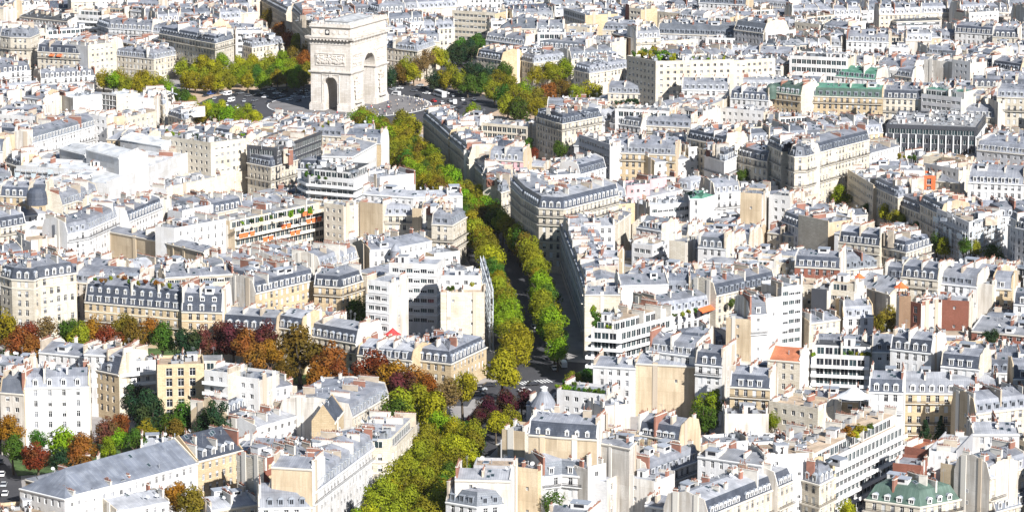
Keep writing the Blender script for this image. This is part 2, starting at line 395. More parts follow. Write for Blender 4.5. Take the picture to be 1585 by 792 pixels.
# ------------------------------------------------------------------ building engine
def offset_poly(P, off, shl=0.0, shr=0.0):
    n = len(P); ds = [(P[i+1]-P[i]).normalized() for i in range(n-1)]
    out = []
    for i in range(n):
        if i == 0: d = ds[0]; nn = Vector((-d.y, d.x)); q = P[0]+nn*off+d*shl
        elif i == n-1: d = ds[-1]; nn = Vector((-d.y, d.x)); q = P[-1]+nn*off-d*shr
        else:
            a, b = ds[i-1], ds[i]; n1 = Vector((-a.y, a.x)); n2 = Vector((-b.y, b.x))
            q = P[i]+(n1+n2)*(off/max(0.35, 1+n1.dot(n2)))
        out.append(q)
    return out
def profile(s):
    """list of (offset from the front, z, hip shift); symmetric"""
    h, d, k = s['h'], s['d'], s['roof']
    if k in 'MD':
        rm = s.get('rm', 3.8 if k == 'M' else 6.2); m = s.get('m', 1.3 if k == 'M' else 1.9); m = min(m, d*0.28)
        up = s.get('rise', min(1.5, 0.13*d))
        half = [(0, 0, 0), (0, h, 0), (m, h+rm, m)]; mid = (d/2, h+rm+up, d/2)
    elif k == 'G':
        up = s.get('rise', 0.36*d); half = [(0, 0, 0), (0, h, 0)]; mid = (d/2, h+up, s.get('hip', d/2))
    elif k == 'Z':
        up = s.get('rise', 0.13*d); half = [(0, 0, 0), (0, h, 0), (0.02, h+0.3, 0.02)]; mid = (d/2, h+0.3+up, d/2)
    elif k == 'T':
        sb = min(s.get('sb', 2.6), d*0.3)
        half = [(0, 0, 0), (0, h+1.0, 0), (0.3, h+1.0, 0.3), (0.3, h, 0.3), (sb, h, sb), (sb, h+3.0, sb), (sb+.02, h+3.2, sb+.02)]; mid = (d/2, h+3.25, d/2)
    else:
        half = [(0, 0, 0), (0, h+0.8, 0), (0.35, h+0.8, 0.35), (0.35, h, 0.35)]; mid = (d/2, h+0.12, d/2)
    pr = half+[mid]+[(d-o, z, e) for o, z, e in reversed(half)]
    return pr
def rings(s):
    L = s['poly']; el, er = s['ends']
    return [[(p.x, p.y, z) for p in offset_poly(L, o, e if el == 'f' else 0.0, e if er == 'f' else 0.0)] for o, z, e in profile(s)]
def lowfaces(s):
    """plain faces of the body, for visibility tests"""
    rg = rings(s); out = []
    K = len(rg)-1
    for k in range(K):
        for i in range(len(rg[k])-1): out.append([rg[k][i], rg[k][i+1], rg[k+1][i+1], rg[k+1][i]])
    for k in range(K//2):
        out.append([rg[K-k][0], rg[k][0], rg[k+1][0], rg[K-k-1][0]])
        out.append([rg[k][-1], rg[K-k][-1], rg[K-k-1][-1], rg[k+1][-1]])
    return out
CAMS = [Vector((0, 0, CAM_H)), Vector((-45, 0, CAM_H)), Vector((45, 0, CAM_H))]
BVH = None
def in_view(p, m=60):
    x, y = pix(p[0], p[1], p[2]); return -m < x < 1585+m and -m < y < 792+m
def seen(p, n=None):
    p = Vector(p)
    if not in_view(p): return False
    for c in CAMS:
        d = c-p; L = d.length; d /= L
        if n is not None and d.dot(n) < 0.04: continue
        if BVH.ray_cast(p+d*0.6, d, L)[0] is None: return True
    return False

def build(s):
    P = s['poly']; h, d, kind = s['h'], s['d'], s['roof']; el, er = s['ends']
    r = random.Random(s['seed'])
    cen = sum(P, Vector((0, 0)))/len(P)
    nn = P[-1]-P[0]; nn = Vector((-nn.y, nn.x)).normalized()
    cen = cen+nn*d*0.5
    root = empty(s['name'], (cen.x, cen.y, 0)); off = (cen.x, cen.y, 0)
    s['root'] = root; s['cen'] = cen
    rg = rings(s); K = len(rg)-1; pr = profile(s)
    wm = WALL[s['wall']]; rm_ = ROOF[s['rc']]; tm = ROOF[s.get('tc', {'S': 'Z', 's': 'Z', 'v': 'g'}.get(s['rc'], s['rc']) if kind in 'MD' else s['rc'])]
    back = offset_poly(P, d)
    segs = [(P[i], P[i+1], s['win'][min(i, len(s['win'])-1)]) for i in range(len(P)-1)]
    wl_, wr_ = s.get('ewin', (s['win'][0], s['win'][-1]))
    wall = MB(); rear = MB(); eave = pr[1][1]
    wtop = eave
    # facades with recessed openings
    fh = s.get('fh', 3.25); wins = []
    free = list(segs)
    if el == 'f': free.insert(0, (back[0], P[0], wl_))
    if er == 'f': free.append((P[-1], back[-1], wr_))
    bal_z = []
    for A, B, ws in free:
        e = B-A; L = e.length; e = e/L; n2 = Vector((e.y, -e.x)); n3 = Vector((n2.x, n2.y, 0))
        u0 = r.uniform(0, 50)
        def q(x, z, inn=0.0): return (A.x+e.x*x-n2.x*inn, A.y+e.y*x-n2.y*inn, z)
        def quad(x0, x1, z0, z1):
            if x1-x0 > 1e-3 and z1-z0 > 1e-3:
                wall.face([q(x0, z0), q(x1, z0), q(x1, z1), q(x0, z1)], 0, [(u0+x0, z0), (u0+x1, z0), (u0+x1, z1), (u0+x0, z1)])
        facing = any((c-Vector((A.x, A.y, h))).dot(n3) > 0 for c in CAMS)
        if ws in 'nq' and facing and s['wall'] in 'BbOC' and L > 7:
            for k in range(int(L/7)):
                x = L*(k+.5)/int(L/7)+r.uniform(-1.5, 1.5)
                if r.random() < .7 and seen(q(x, h-2.5, -.5), n3):
                    p = q(x, 0); link('chimney_breast', BREAST, root, (p[0]-cen.x, p[1]-cen.y, 0), math.atan2(e.y, e.x), (r.uniform(.8, 1.6), 1, wtop+r.uniform(.2, 1.2)), r.choice((CH_B, CH_W, WALL[s['wall']])))
        if ws == 'n' or not facing or L < 2.2: quad(0, L, 0, wtop); continue
        w, wh, sp = WSIZE[ws]; sp = s.get('sp', sp)
        nc = max(1, int((L-0.7)/sp)); mar = (L-nc*sp)/2
        nf = int((h-0.6)/fh); zt = wtop
        thin = 0.0 if ws != 'q' else 0.45
        for f in range(nf):
            zb = h-(f+1)*fh; z0 = zb+(fh-wh)*0.42; z1 = z0+wh
            if f == nf-1: zb = 0.0
            ops = []
            for c in range(nc):
                x = mar+sp*(c+.5)
                if thin and r.random() < thin: continue
                p = q(x, (z0+z1)/2, -0.35)
                if seen(p, n3): ops.append(x)
            if not ops: continue
            quad(0, L, z1, zt)
            x0 = 0.0
            for x in ops:
                quad(x0, x-w/2, z0, z1); x0 = x+w/2
                a, b_ = x-w/2, x+w/2; I = 0.28
                wall.face([q(a, z0), q(a, z0, I), q(a, z1, I), q(a, z1)][::-1], 0); wall.face([q(b_, z0), q(b_, z0, I), q(b_, z1, I), q(b_, z1)], 0)
                wall.face([q(a, z1), q(a, z1, I), q(b_, z1, I), q(b_, z1)], 0); wall.face([q(a, z0), q(b_, z0), q(b_, z0, I), q(a, z0, I)], 0)
                wins.append((q(x, z0, I), math.atan2(e.y, e.x), ws))
            quad(x0, L, z0, z1)
            zt = z0
        quad(0, L, 0, zt)
    # back wall
    for i in range(len(P)-1):
        a, b_ = back[i+1], back[i]
        rear.face([(a.x, a.y, 0), (b_.x, b_.y, 0), (b_.x, b_.y, wtop), (a.x, a.y, wtop)], 0)
    # parapet faces belong to the wall
    npar = {'F': 3, 'T': 3}.get(kind, 1)
    for k in range(1, npar):
        for kk in (k, K-k-1):
            for i in range(len(P)-1): (wall if kk == k else rear).face([rg[kk][i], rg[kk][i+1], rg[kk+1][i+1], rg[kk+1][i]], 0)
        if el == 'f': wall.face([rg[K-k][0], rg[k][0], rg[k+1][0], rg[K-k-1][0]], 0)
        if er == 'f': wall.face([rg[k][-1], rg[K-k][-1], rg[K-k-1][-1], rg[k+1][-1]], 0)
    link('wall', wall.mesh('wall', [wm], off), root)
    link('rear_wall', rear.mesh('rear_wall', [wm], off), root)
    for p, rz, ws in wins:
        link('window', r.choice(WIN[ws]), root, (p[0]-cen.x, p[1]-cen.y, p[2]), rz)
    s['nwin'] = len(wins)
    # roof surfaces
    steep, top, steep_b = MB(), MB(), MB()
    def put(pts, k, back_=False):
        z0, z1 = pr[k][1], pr[k+1][1]; o = abs(pr[k+1][0]-pr[k][0])
        tgt = (steep_b if back_ and el == 'p' and er == 'p' else steep) if (kind in 'MDT' and abs(z1-z0) > 1.2*o and k >= npar) else top
        if kind == 'G' or kind == 'F' or kind == 'Z': tgt = top
        if len({tuple(round(c, 4) for c in p) for p in pts}) < 3: return
        tgt.face(pts)
    for k in range(npar, K//2):
        for i in range(len(P)-1):
            put([rg[k][i], rg[k][i+1], rg[k+1][i+1], rg[k+1][i]], k)
            a = [rg[K-k][i+1], rg[K-k][i], rg[K-k-1][i], rg[K-k-1][i+1]]; put(a, k, True)
        if el == 'f': put([rg[K-k][0], rg[k][0], rg[k+1][0], rg[K-k-1][0]], k)
        if er == 'f': put([rg[k][-1], rg[K-k][-1], rg[K-k-1][-1], rg[k+1][-1]], k)
    so = None
    if steep.f: so = link('mansard_slope' if kind != 'T' else 'penthouse_wall', steep.mesh('mansard_slope', [rm_ if kind != 'T' else wm], off), root)
    if steep_b.f: link('rear_slope' if kind != 'T' else 'penthouse_wall', steep_b.mesh('rear_slope', [rm_ if kind != 'T' else wm], off), root)
    ro = link('roof', top.mesh('roof', [tm], off), root)
    # party walls with a coping above the roof line
    for end, idx, sg in ((el, 0, 1), (er, -1, -1)):
        if end == 'f': continue
        dirv = (P[1]-P[0]).normalized() if idx == 0 else (P[-1]-P[-2]).normalized()*1
        o = dirv*(-0.02*sg); ii = dirv*(0.32*sg); up = 0.45 if kind in 'MDGZ' else 0.06
        out_ = [Vector((p[idx][0]+o.x, p[idx][1]+o.y, p[idx][2]+(up if 0 < j < K else 0))) for j, p in enumerate(rg)]
        in_ = [Vector((p[idx][0]+ii.x, p[idx][1]+ii.y, p[idx][2]+(up if 0 < j < K else 0))) for j, p in enumerate(rg)]
        pw = MB(); uu = lambda p: (p.dot(Vector((nn.x, nn.y, 0))), p.z)
        po = out_[::-1] if sg == 1 else out_
        pw.face([tuple(p) for p in po], 0, [uu(p) for p in po])
        for j in range(1, K-1):
            q4 = [out_[j], in_[j], in_[j+1], out_[j+1]]
            if sg == -1: q4 = q4[::-1]
            pw.face([tuple(p) for p in q4], 0)
        pi_ = in_ if sg == 1 else in_[::-1]
        pw.face([tuple(p) for p in pi_], 0, [uu(p) for p in pi_])
        wo = link('party_wall', pw.mesh('party_wall', [WALL[s.get('pw', 'b')]], off), root)
        nrm = Vector((-dirv.x*sg, -dirv.y*sg, 0)); fr = Vector((rg[0][idx][0], rg[0][idx][1])); rzp = math.atan2(nrm.x, -nrm.y)
        if any((c-Vector((fr.x, fr.y, h))).dot(nrm) > 0 for c in CAMS):
            for t in (.27, .73) if d > 9 else (.5,):       # flues built up against the wall
                q = fr+nn*(d*t)+Vector((nrm.x, nrm.y))*.02; zt_ = float(np.interp(d*t, [p[0] for p in pr[1:K]], [p[1] for p in pr[1:K]]))+up+.3 if kind in 'MDGZ' else h+1.6
                if r.random() < .75 and seen((q.x+nrm.x*.5, q.y+nrm.y*.5, zt_-2.5), nrm): link('chimney_breast', BREAST, wo, (q.x-cen.x, q.y-cen.y, 0), rzp, (r.uniform(.8, 1.7), 1, zt_), r.choice((CH_B, CH_W, CH_W, CH_W)))
            if r.random() < .6:
                t = r.choice((.4, .5, .62))
                for f in range(int(h/fh)):
                    q = fr+nn*(d*t)+Vector((nrm.x, nrm.y))*.03
                    if r.random() < .7 and seen((q.x+nrm.x*.5, q.y+nrm.y*.5, h-(f+.5)*fh), nrm): link('window', r.choice(WIN['q']), wo, (q.x-cen.x, q.y-cen.y, h-(f+.65)*fh), rzp)
    # trim: swept strips in front of the facade
    ext = list(P)
    if el == 'f': ext = [back[0]]+ext
    if er == 'f': ext = ext+[back[-1]]
    def strip(name, prof, mat):
        b = MB(); lines = [[(p.x, p.y, z) for p in offset_poly(ext, o)] for o, z in prof]
        for k in range(len(lines)-1):
            for i in range(len(ext)-1): b.face([lines[k][i], lines[k][i+1], lines[k+1][i+1], lines[k+1][i]], 0)
        for idx in (0, -1): b.face([l[idx] for l in (lines if idx else lines[::-1])], 0)
        return link(name, b.mesh(name, [mat], off), root)
    tr = {'W': WHITE, 'X': WHITE}.get(s['wall'], STONE)
    if kind in 'MDZG' and s.get('cornice', 1):
        strip('cornice', [(0.01, h-0.55), (-0.22, h-0.5), (-0.4, h-0.12), (-0.4, h+0.06), (0.03, h+0.08)], tr)
    nfl = int((h-0.6)/fh)
    for f in s.get('bal', ()):
        if f >= nfl: continue
        z = h-(f+1)*fh+0.12
        strip('balcony', [(0.01, z-0.25), (-0.75, z-0.18), (-0.75, z), (0.01, z)], tr)
        for k, (a, c) in enumerate(((0.08, 0.16), (0.36, 0.52), (0.78, 0.92))):
            strip('railing', [(-0.66, z+a), (-0.70, z+a), (-0.70, z+c), (-0.66, z+c), (-0.66, z+a)], s.get('rail', IRON))
    for f in s.get('slab', ()):       # modern balcony bands with solid fronts
        if f >= nfl: continue
        z = h-(f+1)*fh
        strip('balcony', [(0.01, z-0.15), (-1.5, z-0.15), (-1.5, z+0.9), (-1.38, z+0.9), (-1.38, z+0.02), (0.01, z+0.02)], tr)
    for f in s.get('course', ()):
        z = h-(f+1)*fh
        strip('string_course', [(0.01, z-0.12), (-0.18, z-0.08), (-0.18, z+0.12), (0.01, z+0.16)], tr)
    # roof coordinates
    offs = [p[0] for p in pr[1:K]]; zs = [p[1] for p in pr[1:K]]
    def rz_at(o):
        if kind == 'T' and pr[5][0] <= o <= d-pr[5][0]: return h+3.22
        if kind in 'FT': return h+0.05
        return float(np.interp(o, offs, zs))
    lens = [(P[i+1]-P[i]).length for i in range(len(P)-1)]
    def rpt(i, x, o):
        e = (P[i+1]-P[i]).normalized(); nv = Vector((-e.y, e.x)); q = P[i]+e*x+nv*o
        return q.x-cen.x, q.y-cen.y, rz_at(o), math.atan2(e.y, e.x)
    # dormers
    nd_ = 0
    dk = s.get('dorm')
    if dk and kind in 'MDG':
        m = pr[2][0]
        if kind == 'G': rows = [(0.9, h+0.45)]
        elif kind == 'M': rows = [(0.16, h+0.35)]
        else: rows = [(0.16, h+0.35), (m*0.55+0.05, h+pr[2][1]*0+3.55)]
        for A, B, ws in free:
            e = B-A; L = e.length; e = e/L; nv = Vector((-e.y, e.x)); n3 = Vector((-nv.x, -nv.y, 0))
            if not any((c-Vector((A.x, A.y, h))).dot(n3) > 0 for c in CAMS): continue
            sp = s.get('dsp', 2.9); nc = max(1, int((L-1.0)/sp)); mar = (L-nc*sp)/2
            for ri, (o, z) in enumerate(rows):
                for c in range(nc):
                    x = mar+sp*(c+.5)
                    if x < 1.0 or x > L-1.0: continue
                    q = A+e*x+nv*o
                    if not seen((q.x-nv.x*.4, q.y-nv.y*.4, z+1.2), n3): continue
                    me = DORM['small'] if (ri == 1 and dk[0] != 'a') else (DORM['round'] if ri == 1 else DORM[dk])
                    link('dormer', me, so or ro, (q.x-cen.x, q.y-cen.y, z), math.atan2(e.y, e.x)); nd_ += 1
    s['ndorm'] = nd_
    # chimney stacks on the party lines and between bays
    nch = 0
    dens = s.get('chim', 1.0)
    for i, L in enumerate(lens):
        spots = []
        if i == 0 and el == 'p': spots.append(0.45)
        if i == len(lens)-1 and er == 'p': spots.append(L-0.45)
        if L > 12: spots += [L*(k+1)/(int(L/9.5)+1)+r.uniform(-1, 1) for k in range(int(L/9.5))]
        for x in spots:
            for o in ((d*0.27, d*0.73) if d > 9 else (d*0.5,)):
                if r.random() > 0.8*dens: continue
                a, b_, z, rz = rpt(i, x, o+r.uniform(-.6, .6))
                if not seen((a+cen.x, b_+cen.y, z+2.4)): continue
                me = r.choice(CHIM[:2] if d < 9 else CHIM)
                link('chimney', me, ro, (a, b_, z-0.1), rz, (1, 1, r.uniform(0.55, 1.15)), r.choice((CH_B, CH_W, CH_W, CH_W, CH_W, CH_R))); nch += 1
    s['nchim'] = nch
    # small roof furniture
    tot = sum(lens)*d*s.get('clut', 1.0)
    for _ in range(int(tot/21*r.uniform(0.6, 1.4))):
        i = r.randrange(len(lens)); 
        if lens[i] < 3: continue
        mo = pr[2][0]+0.8 if kind in 'MD' else 1.2
        if d-2*mo < 1: continue
        o = r.uniform(mo, d-mo); x = r.uniform(1, lens[i]-1)
        a, b_, z, rz = rpt(i, x, o)
        if not seen((a+cen.x, b_+cen.y, z+0.9)): continue
        t = r.random()
        if kind in 'MDGZ':
            slope = math.atan2(rz_at(o+0.2)-rz_at(o-0.2), 0.4)
            if t > 0.93 and kind in 'MDZ' and d > 9 and min(x, lens[i]-x) > 2.5:
                link('attic_box', ATTIC, ro, (a, b_, z), rz, (r.uniform(.8, 1.6), r.uniform(.7, 1.1), r.uniform(.7, 1.1)))
            elif t < 0.38:
                ob = link('skylight', SKYL, ro, (a, b_, z), rz); ob.rotation_euler = (slope, 0, rz)
            elif t < 0.60: link('vent_pipe', VENT, ro, (a, b_, z), rz)
            elif t < 0.76: link('satellite_dish', DISH, ro, (a, b_, z), r.uniform(-.9, .3))
            elif t < 0.86: link('aerial', ANT, ro, (a, b_, z), r.uniform(0, 3))
            else: link('chimney', CHIM[r.choice((0, 4))], ro, (a, b_, z-0.1), rz+r.choice((0, math.pi/2)), (1, 1, r.uniform(.7, 1.2)), r.choice((CH_B, CH_W, CH_R)))
        else:
            if t < 0.30: link('air_conditioner', ACU, ro, (a, b_, z), rz+r.choice((0, math.pi/2)), r.uniform(0.9, 1.6))
            elif t < 0.50: link('vent_pipe', VENT, ro, (a, b_, z), rz, r.uniform(1, 1.6))
            elif t < 0.68: link('satellite_dish', DISH, ro, (a, b_, z), r.uniform(-.9, .3), 1.25)
            elif t < 0.80 and min(x, lens[i]-x) > 3 and min(o, d-o) > 3: link('lift_house', HUT, ro, (a, b_, z), rz, r.uniform(.8, 1.1))
            elif t < 0.9: link('aerial', ANT, ro, (a, b_, z), 0)
            else: link('skylight', SKYL, ro, (a, b_, z+.1), rz, 1.5)
    # windows of the set-back penthouse
    if kind == 'T':
        sb = pr[4][0]
        for i, L in enumerate(lens):
            for c in range(int((L-3)/2.7)):
                a, b_, z, rz = rpt(i, 2.5+c*2.7, sb-0.02)
                n3 = Vector((math.sin(rz), -math.cos(rz), 0))
                if seen((a+cen.x+n3.x*.3, b_+cen.y+n3.y*.3, h+1.5), n3): link('window', WIN['g'][c % 3], root, (a+n3.x*.03, b_+n3.y*.03, h+0.25), rz)
    for (i, fx, z) in s.get('awn', ()):
        e = (P[i+1]-P[i]); L = e.length; e = e/L; q = P[i]+e*(L*fx)
        link('awning', AWNM, root, (q.x-cen.x+e.y*.1, q.y-cen.y-e.x*.1, h+z), math.atan2(e.y, e.x))
    for (i, fx, z) in s.get('blinds', ()):
        e = (P[i+1]-P[i]); L = e.length; e = e/L; q = P[i]+e*(L*fx)
        link('sun_blind', BLIND, root, (q.x-cen.x+e.y*1.56, q.y-cen.y-e.x*1.56, h+z), math.atan2(e.y, e.x))
    if s.get('fins'):
        for A, B, ws in free:
            e = B-A; L = e.length; e = e/L
            for k in range(int(L/s['fins'])+1):
                q = A+e*(k*s['fins']); link('fin', FINM, root, (q.x-cen.x+e.y*.3, q.y-cen.y-e.x*.3, 0), math.atan2(e.y, e.x), (1, 1, h-3.4))
    return root
# ------------------------------------------------------------------ trees one can pick out: photo pixel of the crown centre, crown radius in metres, hue, shape
TREE_TXT = {}
TREE_TXT['g0'] = ('''8 502 4.2 gold
28 532 4.0 rust
44 518 3.6 rust
52 540 3.4 rust
68 508 3.4 tan s
106 510 3.2 green
124 520 3.6 olive
145 508 3.2 orange
168 524 3.4 rust
190 506 3.4 brown
208 518 4.4 brown
226 512 3.4 orange
250 522 3.8 green
290 528 4.2 dark
312 524 3.4 red
338 522 4.0 red
360 518 4.2 red
380 532 3.8 rust
396 548 3.4 rust
412 520 4.0 red
418 548 3.4 orange
464 542 6.0 brown
440 574 3.4 brown
496 582 3.8 orange
512 556 4.4 rust
524 580 3.4 rust
548 592 3.6 brown
572 574 5.0 rust
606 582 4.0 orange
622 596 4.4 red
644 594 4.2 rust
664 600 3.4 orange
690 606 3.8 tan s
716 596 3.8 gold
624 632 4.6 olive
650 624 4.2 olive
672 632 4.2 gold
606 640 3.6 green
776 572 4.6 gold''', 11.5, 1.6)
TREE_TXT['g1'] = ('''758 632 3.8 wine
784 622 4.0 wine
808 618 3.4 wine
740 648 3.2 wine
768 656 3.6 gold
790 646 3.8 olive
890 590 3.0 olive
905 584 3.4 green''', 6.5, 1.25)
TREE_TXT['g2'] = ('''18 662 3.6 orange
20 694 3.6 green
58 706 3.8 rust
60 680 2.4 green
100 686 4.2 lime
98 712 3.2 dark
130 692 3.6 rust
122 712 3.4 rust
80 735 3.0 green
40 752 3.2 green
163 664 3.4 red
184 656 3.2 rust
186 678 2.6 lime
166 692 2.6 lime
208 612 4.0 dark t
222 632 5.0 dark
238 640 5.0 dark
226 668 3.2 gold
262 662 3.6 green
294 638 4.2 green t
332 642 4.0 dark t
318 652 3.2 dark
275 666 3.0 brown
210 680 2.8 green
276 766 3.6 orange
304 776 3.8 brown
326 774 3.2 green''', 8.0, 1.4)
TREE_TXT['g3'] = ('''555 472 5.0 green t
1303 301 4.6 lime
1370 328 3.6 gold
1384 334 3.4 olive
1396 342 3.2 olive
1340 322 2.6 green
1420 352 3.0 green
1450 374 4.2 green
1464 380 3.8 olive
1492 380 3.4 green
1508 384 3.2 olive
1540 394 4.2 green
1371 488 4.8 brown t
1534 522 3.6 dark
868 230 4.4 green
824 238 3.2 rust
818 222 3.2 green t
1150 272 3.6 green
1174 270 3.4 green
856 778 3.6 green s
1312 788 3.4 gold
1432 672 4.0 dark c
1456 660 3.0 dark c
1420 682 3.2 dark c
700 448 2.0 gold
58 110 3.6 lime t
1196 648 2.6 lime
1016 4 4.0 dark
110 30 4.0 green''', None, 1.1)
TREE_TXT['g4'] = ('''160 122 4.6 gold
176 124 4.4 lime
194 128 4.0 olive
210 128 4.4 gold
226 126 4.4 gold
242 126 4.4 gold
256 132 4.2 lime
264 142 4.0 lime
276 148 4.2 green
290 154 4.0 green
300 160 3.6 olive
318 172 4.2 gold
334 176 4.2 lime
352 178 4.2 lime
368 178 4.2 lime
384 174 3.8 olive
282 104 4.4 olive
294 116 4.2 lime
306 108 4.6 gold
318 118 4.4 olive
330 104 4.6 gold
344 96 4.4 lime
346 116 4.4 olive
360 110 4.6 olive
374 116 4.2 lime
384 108 4.6 olive
398 114 4.4 green
410 104 4.6 olive
420 116 4.4 green
432 108 4.8 lime
444 118 4.2 lime
452 106 4.6 olive
462 116 4.4 lime
474 110 4.4 olive
440 92 4.6 lime
456 86 4.6 brown
470 92 4.4 orange
474 78 4.4 brown
437 46 5.2 rust
428 56 4.4 red
448 62 4.6 rust
462 66 4.6 olive
416 26 4.4 brown
452 28 4.4 green
288 122 4.2 gold
302 124 4.4 gold
338 126 4.2 gold
356 124 4.2 olive
368 100 4.6 gold
392 98 4.6 gold
404 124 4.0 lime
418 94 4.6 olive
430 122 4.2 gold
456 124 4.2 lime
470 124 4.2 olive
312 96 4.4 gold
326 126 4.2 gold
384 124 4.2 gold
185 118 4.2 gold
218 120 4.4 gold
250 138 4.2 olive
306 176 4.2 gold
326 168 4.0 lime
344 170 4.2 gold
392 182 4.0 gold''', 7.2, 1.32)
TREE_TXT['g5'] = ('''604 118 4.2 dark
618 112 4.2 brown
628 102 4.2 olive
640 112 4.0 gold
650 98 4.2 tan s
660 90 4.4 tan s
674 88 4.4 gold
684 92 4.2 olive
700 84 4.6 dark
714 84 5.0 dark
716 70 4.4 green
730 76 4.4 dark
742 66 4.4 green
752 62 4.0 green
672 122 4.2 dark
688 122 4.4 gold
700 116 4.6 olive
712 124 4.4 olive
724 130 4.2 green
728 108 4.6 dark
742 112 4.6 dark
744 128 4.2 green
758 114 4.4 dark
768 124 4.4 olive
778 112 4.6 green
766 140 4.2 olive
780 146 4.4 green
792 132 4.8 olive
800 148 4.6 olive
812 138 4.6 lime
786 164 4.6 olive
802 168 4.6 green
818 158 4.6 olive
828 168 4.2 gold
832 116 4.6 gold s
848 108 4.4 olive
862 116 4.2 olive s
874 108 5.0 lime
866 134 4.4 brown
880 142 4.6 brown
892 146 4.0 olive
850 142 4.4 rust
836 150 4.2 brown
916 138 4.4 gold t
730 172 3.6 lime
756 190 3.4 lime
560 180 4.2 olive
576 186 4.2 gold
626 186 4.4 olive
640 194 4.4 gold''', 7.4, 1.45)
# ------------------------------------------------------------------ the buildings one can pick out
SPECS = []
NAMES = {'M': 'mansard_building', 'D': 'mansard_building', 'G': 'gabled_building', 'Z': 'zinc_roofed_building', 'F': 'flat_roofed_building', 'T': 'terraced_apartment_block'}
MN = {k: 'slate_mansard_building' for k in 'SsK'}; MN.update({k: 'zinc_mansard_building' for k in 'ZzkNGT'}); MN.update({k: 'copper_mansard_building' for k in 'gv'})
def b(pts, h, d, roof, wall, rc, low, label=None, ends='pp', win=None, **kw):
    px = [tuple(float(c) for c in p.split(',')) for p in pts.split()]
    s = dict(px=px, h=h, d=d, roof=roof, wall=wall, rc=rc, low=low, label=label, ends=ends, h0=h, seed=len(SPECS)*7+3, hero=True)
    ztop = h if roof in 'MDGZ' else h+0.8
    s['poly'] = [at(x, y, ztop) for x, y in px]
    s['win'] = win or {'M': 't', 'D': 't', 'Z': 'l', 'G': 'l', 'F': 's', 'T': 'b'}[roof]
    rr = random.Random(len(SPECS))
    if roof in 'MD': s['dorm'] = rr.choice(('triw', 'arcw', 'flatw', 'flatd', 'arcd', 'arcz'))
    if roof == 'M': s['bal'] = rr.choice(((), (1,), (0, 3), (1, 4), ()))
    s['name'] = NAMES[roof] if roof not in 'MD' else MN[rc]; s['pw'] = rr.choice('bBCbCOW')
    s.update(kw)
    SPECS.append(s)
    return s
# --- upper left, around and behind the roundabout
b('0,56 16,58 46,59 62,52', 24, 15, 'M', 'C', 'Z', 88, 'cream corner building with rounded front at the left edge, above the white modern block', win='t')
b('58,80 136,84', 21, 15, 'M', 'C', 'S', 108, 'cream stone building with large slate dormers and red awnings left of the roundabout', dorm='flatz', dsp=4.6, bal=(0,), awn=((0, .3, -1), (0, .45, -1)))
b('136,70 180,65', 25, 16, 'F', 'C', 'z', 108, 'tall cream flat roofed block behind the roundabout trees at left', win='s')
b('178,86 238,92 279,84', 17, 20, 'M', 'C', 'Z', 118, 'pale stone mansion with zinc roof and red chimneys, left of the roundabout', ends='ff', dorm='arcz', bal=(), course=(1, 2), rise=2.2)
b('63,122 148,117', 13, 14, 'M', 'W', 'S', 130, 'low white house with dark slate roof left of the yellow roundabout trees', dorm='arcw', rm=2.6)
b('0,113 48,109', 15, 14, 'M', 'W', 'S', 124, dorm='flatw', rm=2.8)
b('246,52 333,68 362,60', 23, 14, 'M', 'C', 'S', 92, 'long shaded grey facade of a corner building behind the left roundabout trees', ends='fp', dorm='flatd', bal=(0, 3))
b('360,66 390,74 440,67', 16, 20, 'M', 'C', 'Z', 96, 'cream mansion with shaded left flank, just left of the arch behind trees', ends='ff', dorm='arcz', bal=(), course=(1,))
b('150,38 168,44 235,48', 19, 14, 'M', 'W', 'Z', 54)
b('405,2 443,22', 23, 14, 'M', 'C', 'S', 34, 'shaded grey facade above the dark red tree left of the arch', dorm='flatd')
b('452,16 484,46 520,38', 22, 14, 'M', 'C', 'S', 60, 'shaded building immediately behind the left shoulder of the arch', dorm='flatd')
b('30,26 105,34', 17, 24, 'Z', 'G', 'K', 40, 'low block with a wide dark grey roof near the top left corner', win='b')
b('113,150 157,146', 24, 16, 'F', 'W', 'N', 172, 'white windowless block with small square openings left of the roundabout trees', win='q', fh=3.6, sp=5)
b('157,143 180,146', 25, 14, 'F', 'W', 'N', 176, 'white tower with a tall dark glazed strip left of the roundabout', win='g', sp=2.4, fh=2.6)
b('180,150 240,152', 22, 14, 'F', 'W', 'N', 168, win='q')
b('172,187 242,172', 15, 13, 'F', 'C', 'T', 196, 'low pale wing with tan roof in front of the white block', win='s', sp=3.6)
b('242,160 252,163 260,152', 15, 10, 'M', 'C', 'Z', 194, 'pale narrow corner building with rounded gable below the roundabout trees', rm=4.5)
b('260,178 287,186 312,172', 14, 14, 'M', 'C', 'Z', 192, dorm='flatw', rm=2.6)
b('115,175 165,181', 14, 12, 'F', 'W', 'N', 190, win='s')
# --- upper middle and right of the arch
b('597,74 646,80 674,70', 16, 20, 'M', 'C', 'Z', 100, 'cream mansion with arched zinc dormers directly right of the arch', ends='ff', dorm='arcz', bal=(), course=(1,), rise=2.0)
b('700,16 766,20', 22, 20, 'F', 'C', 'G', 28, 'long pale modern block with dark ribbon windows above the right roundabout trees', win='b')
b('738,88 776,94', 18, 16, 'M', 'C', 'S', 106, dorm='arcw')
b('776,86 826,98 884,92', 17, 20, 'M', 'C', 'Z', 118, 'cream mansion with shaded left side right of the roundabout', ends='ff', dorm='flatz', bal=(), course=(1,), rise=2.0)
b('752,62 812,70', 20, 14, 'M', 'W', 'Z', 80)
b('872,12 906,22', 24, 20, 'F', 'W', 'Z', 30, 'pale blue glazed block near the top edge, right of centre', win='g')
b('968,6 974,8', 26, 6, 'F', 'R', 'G', 28, 'narrow dark red slab near the top edge', win='n')
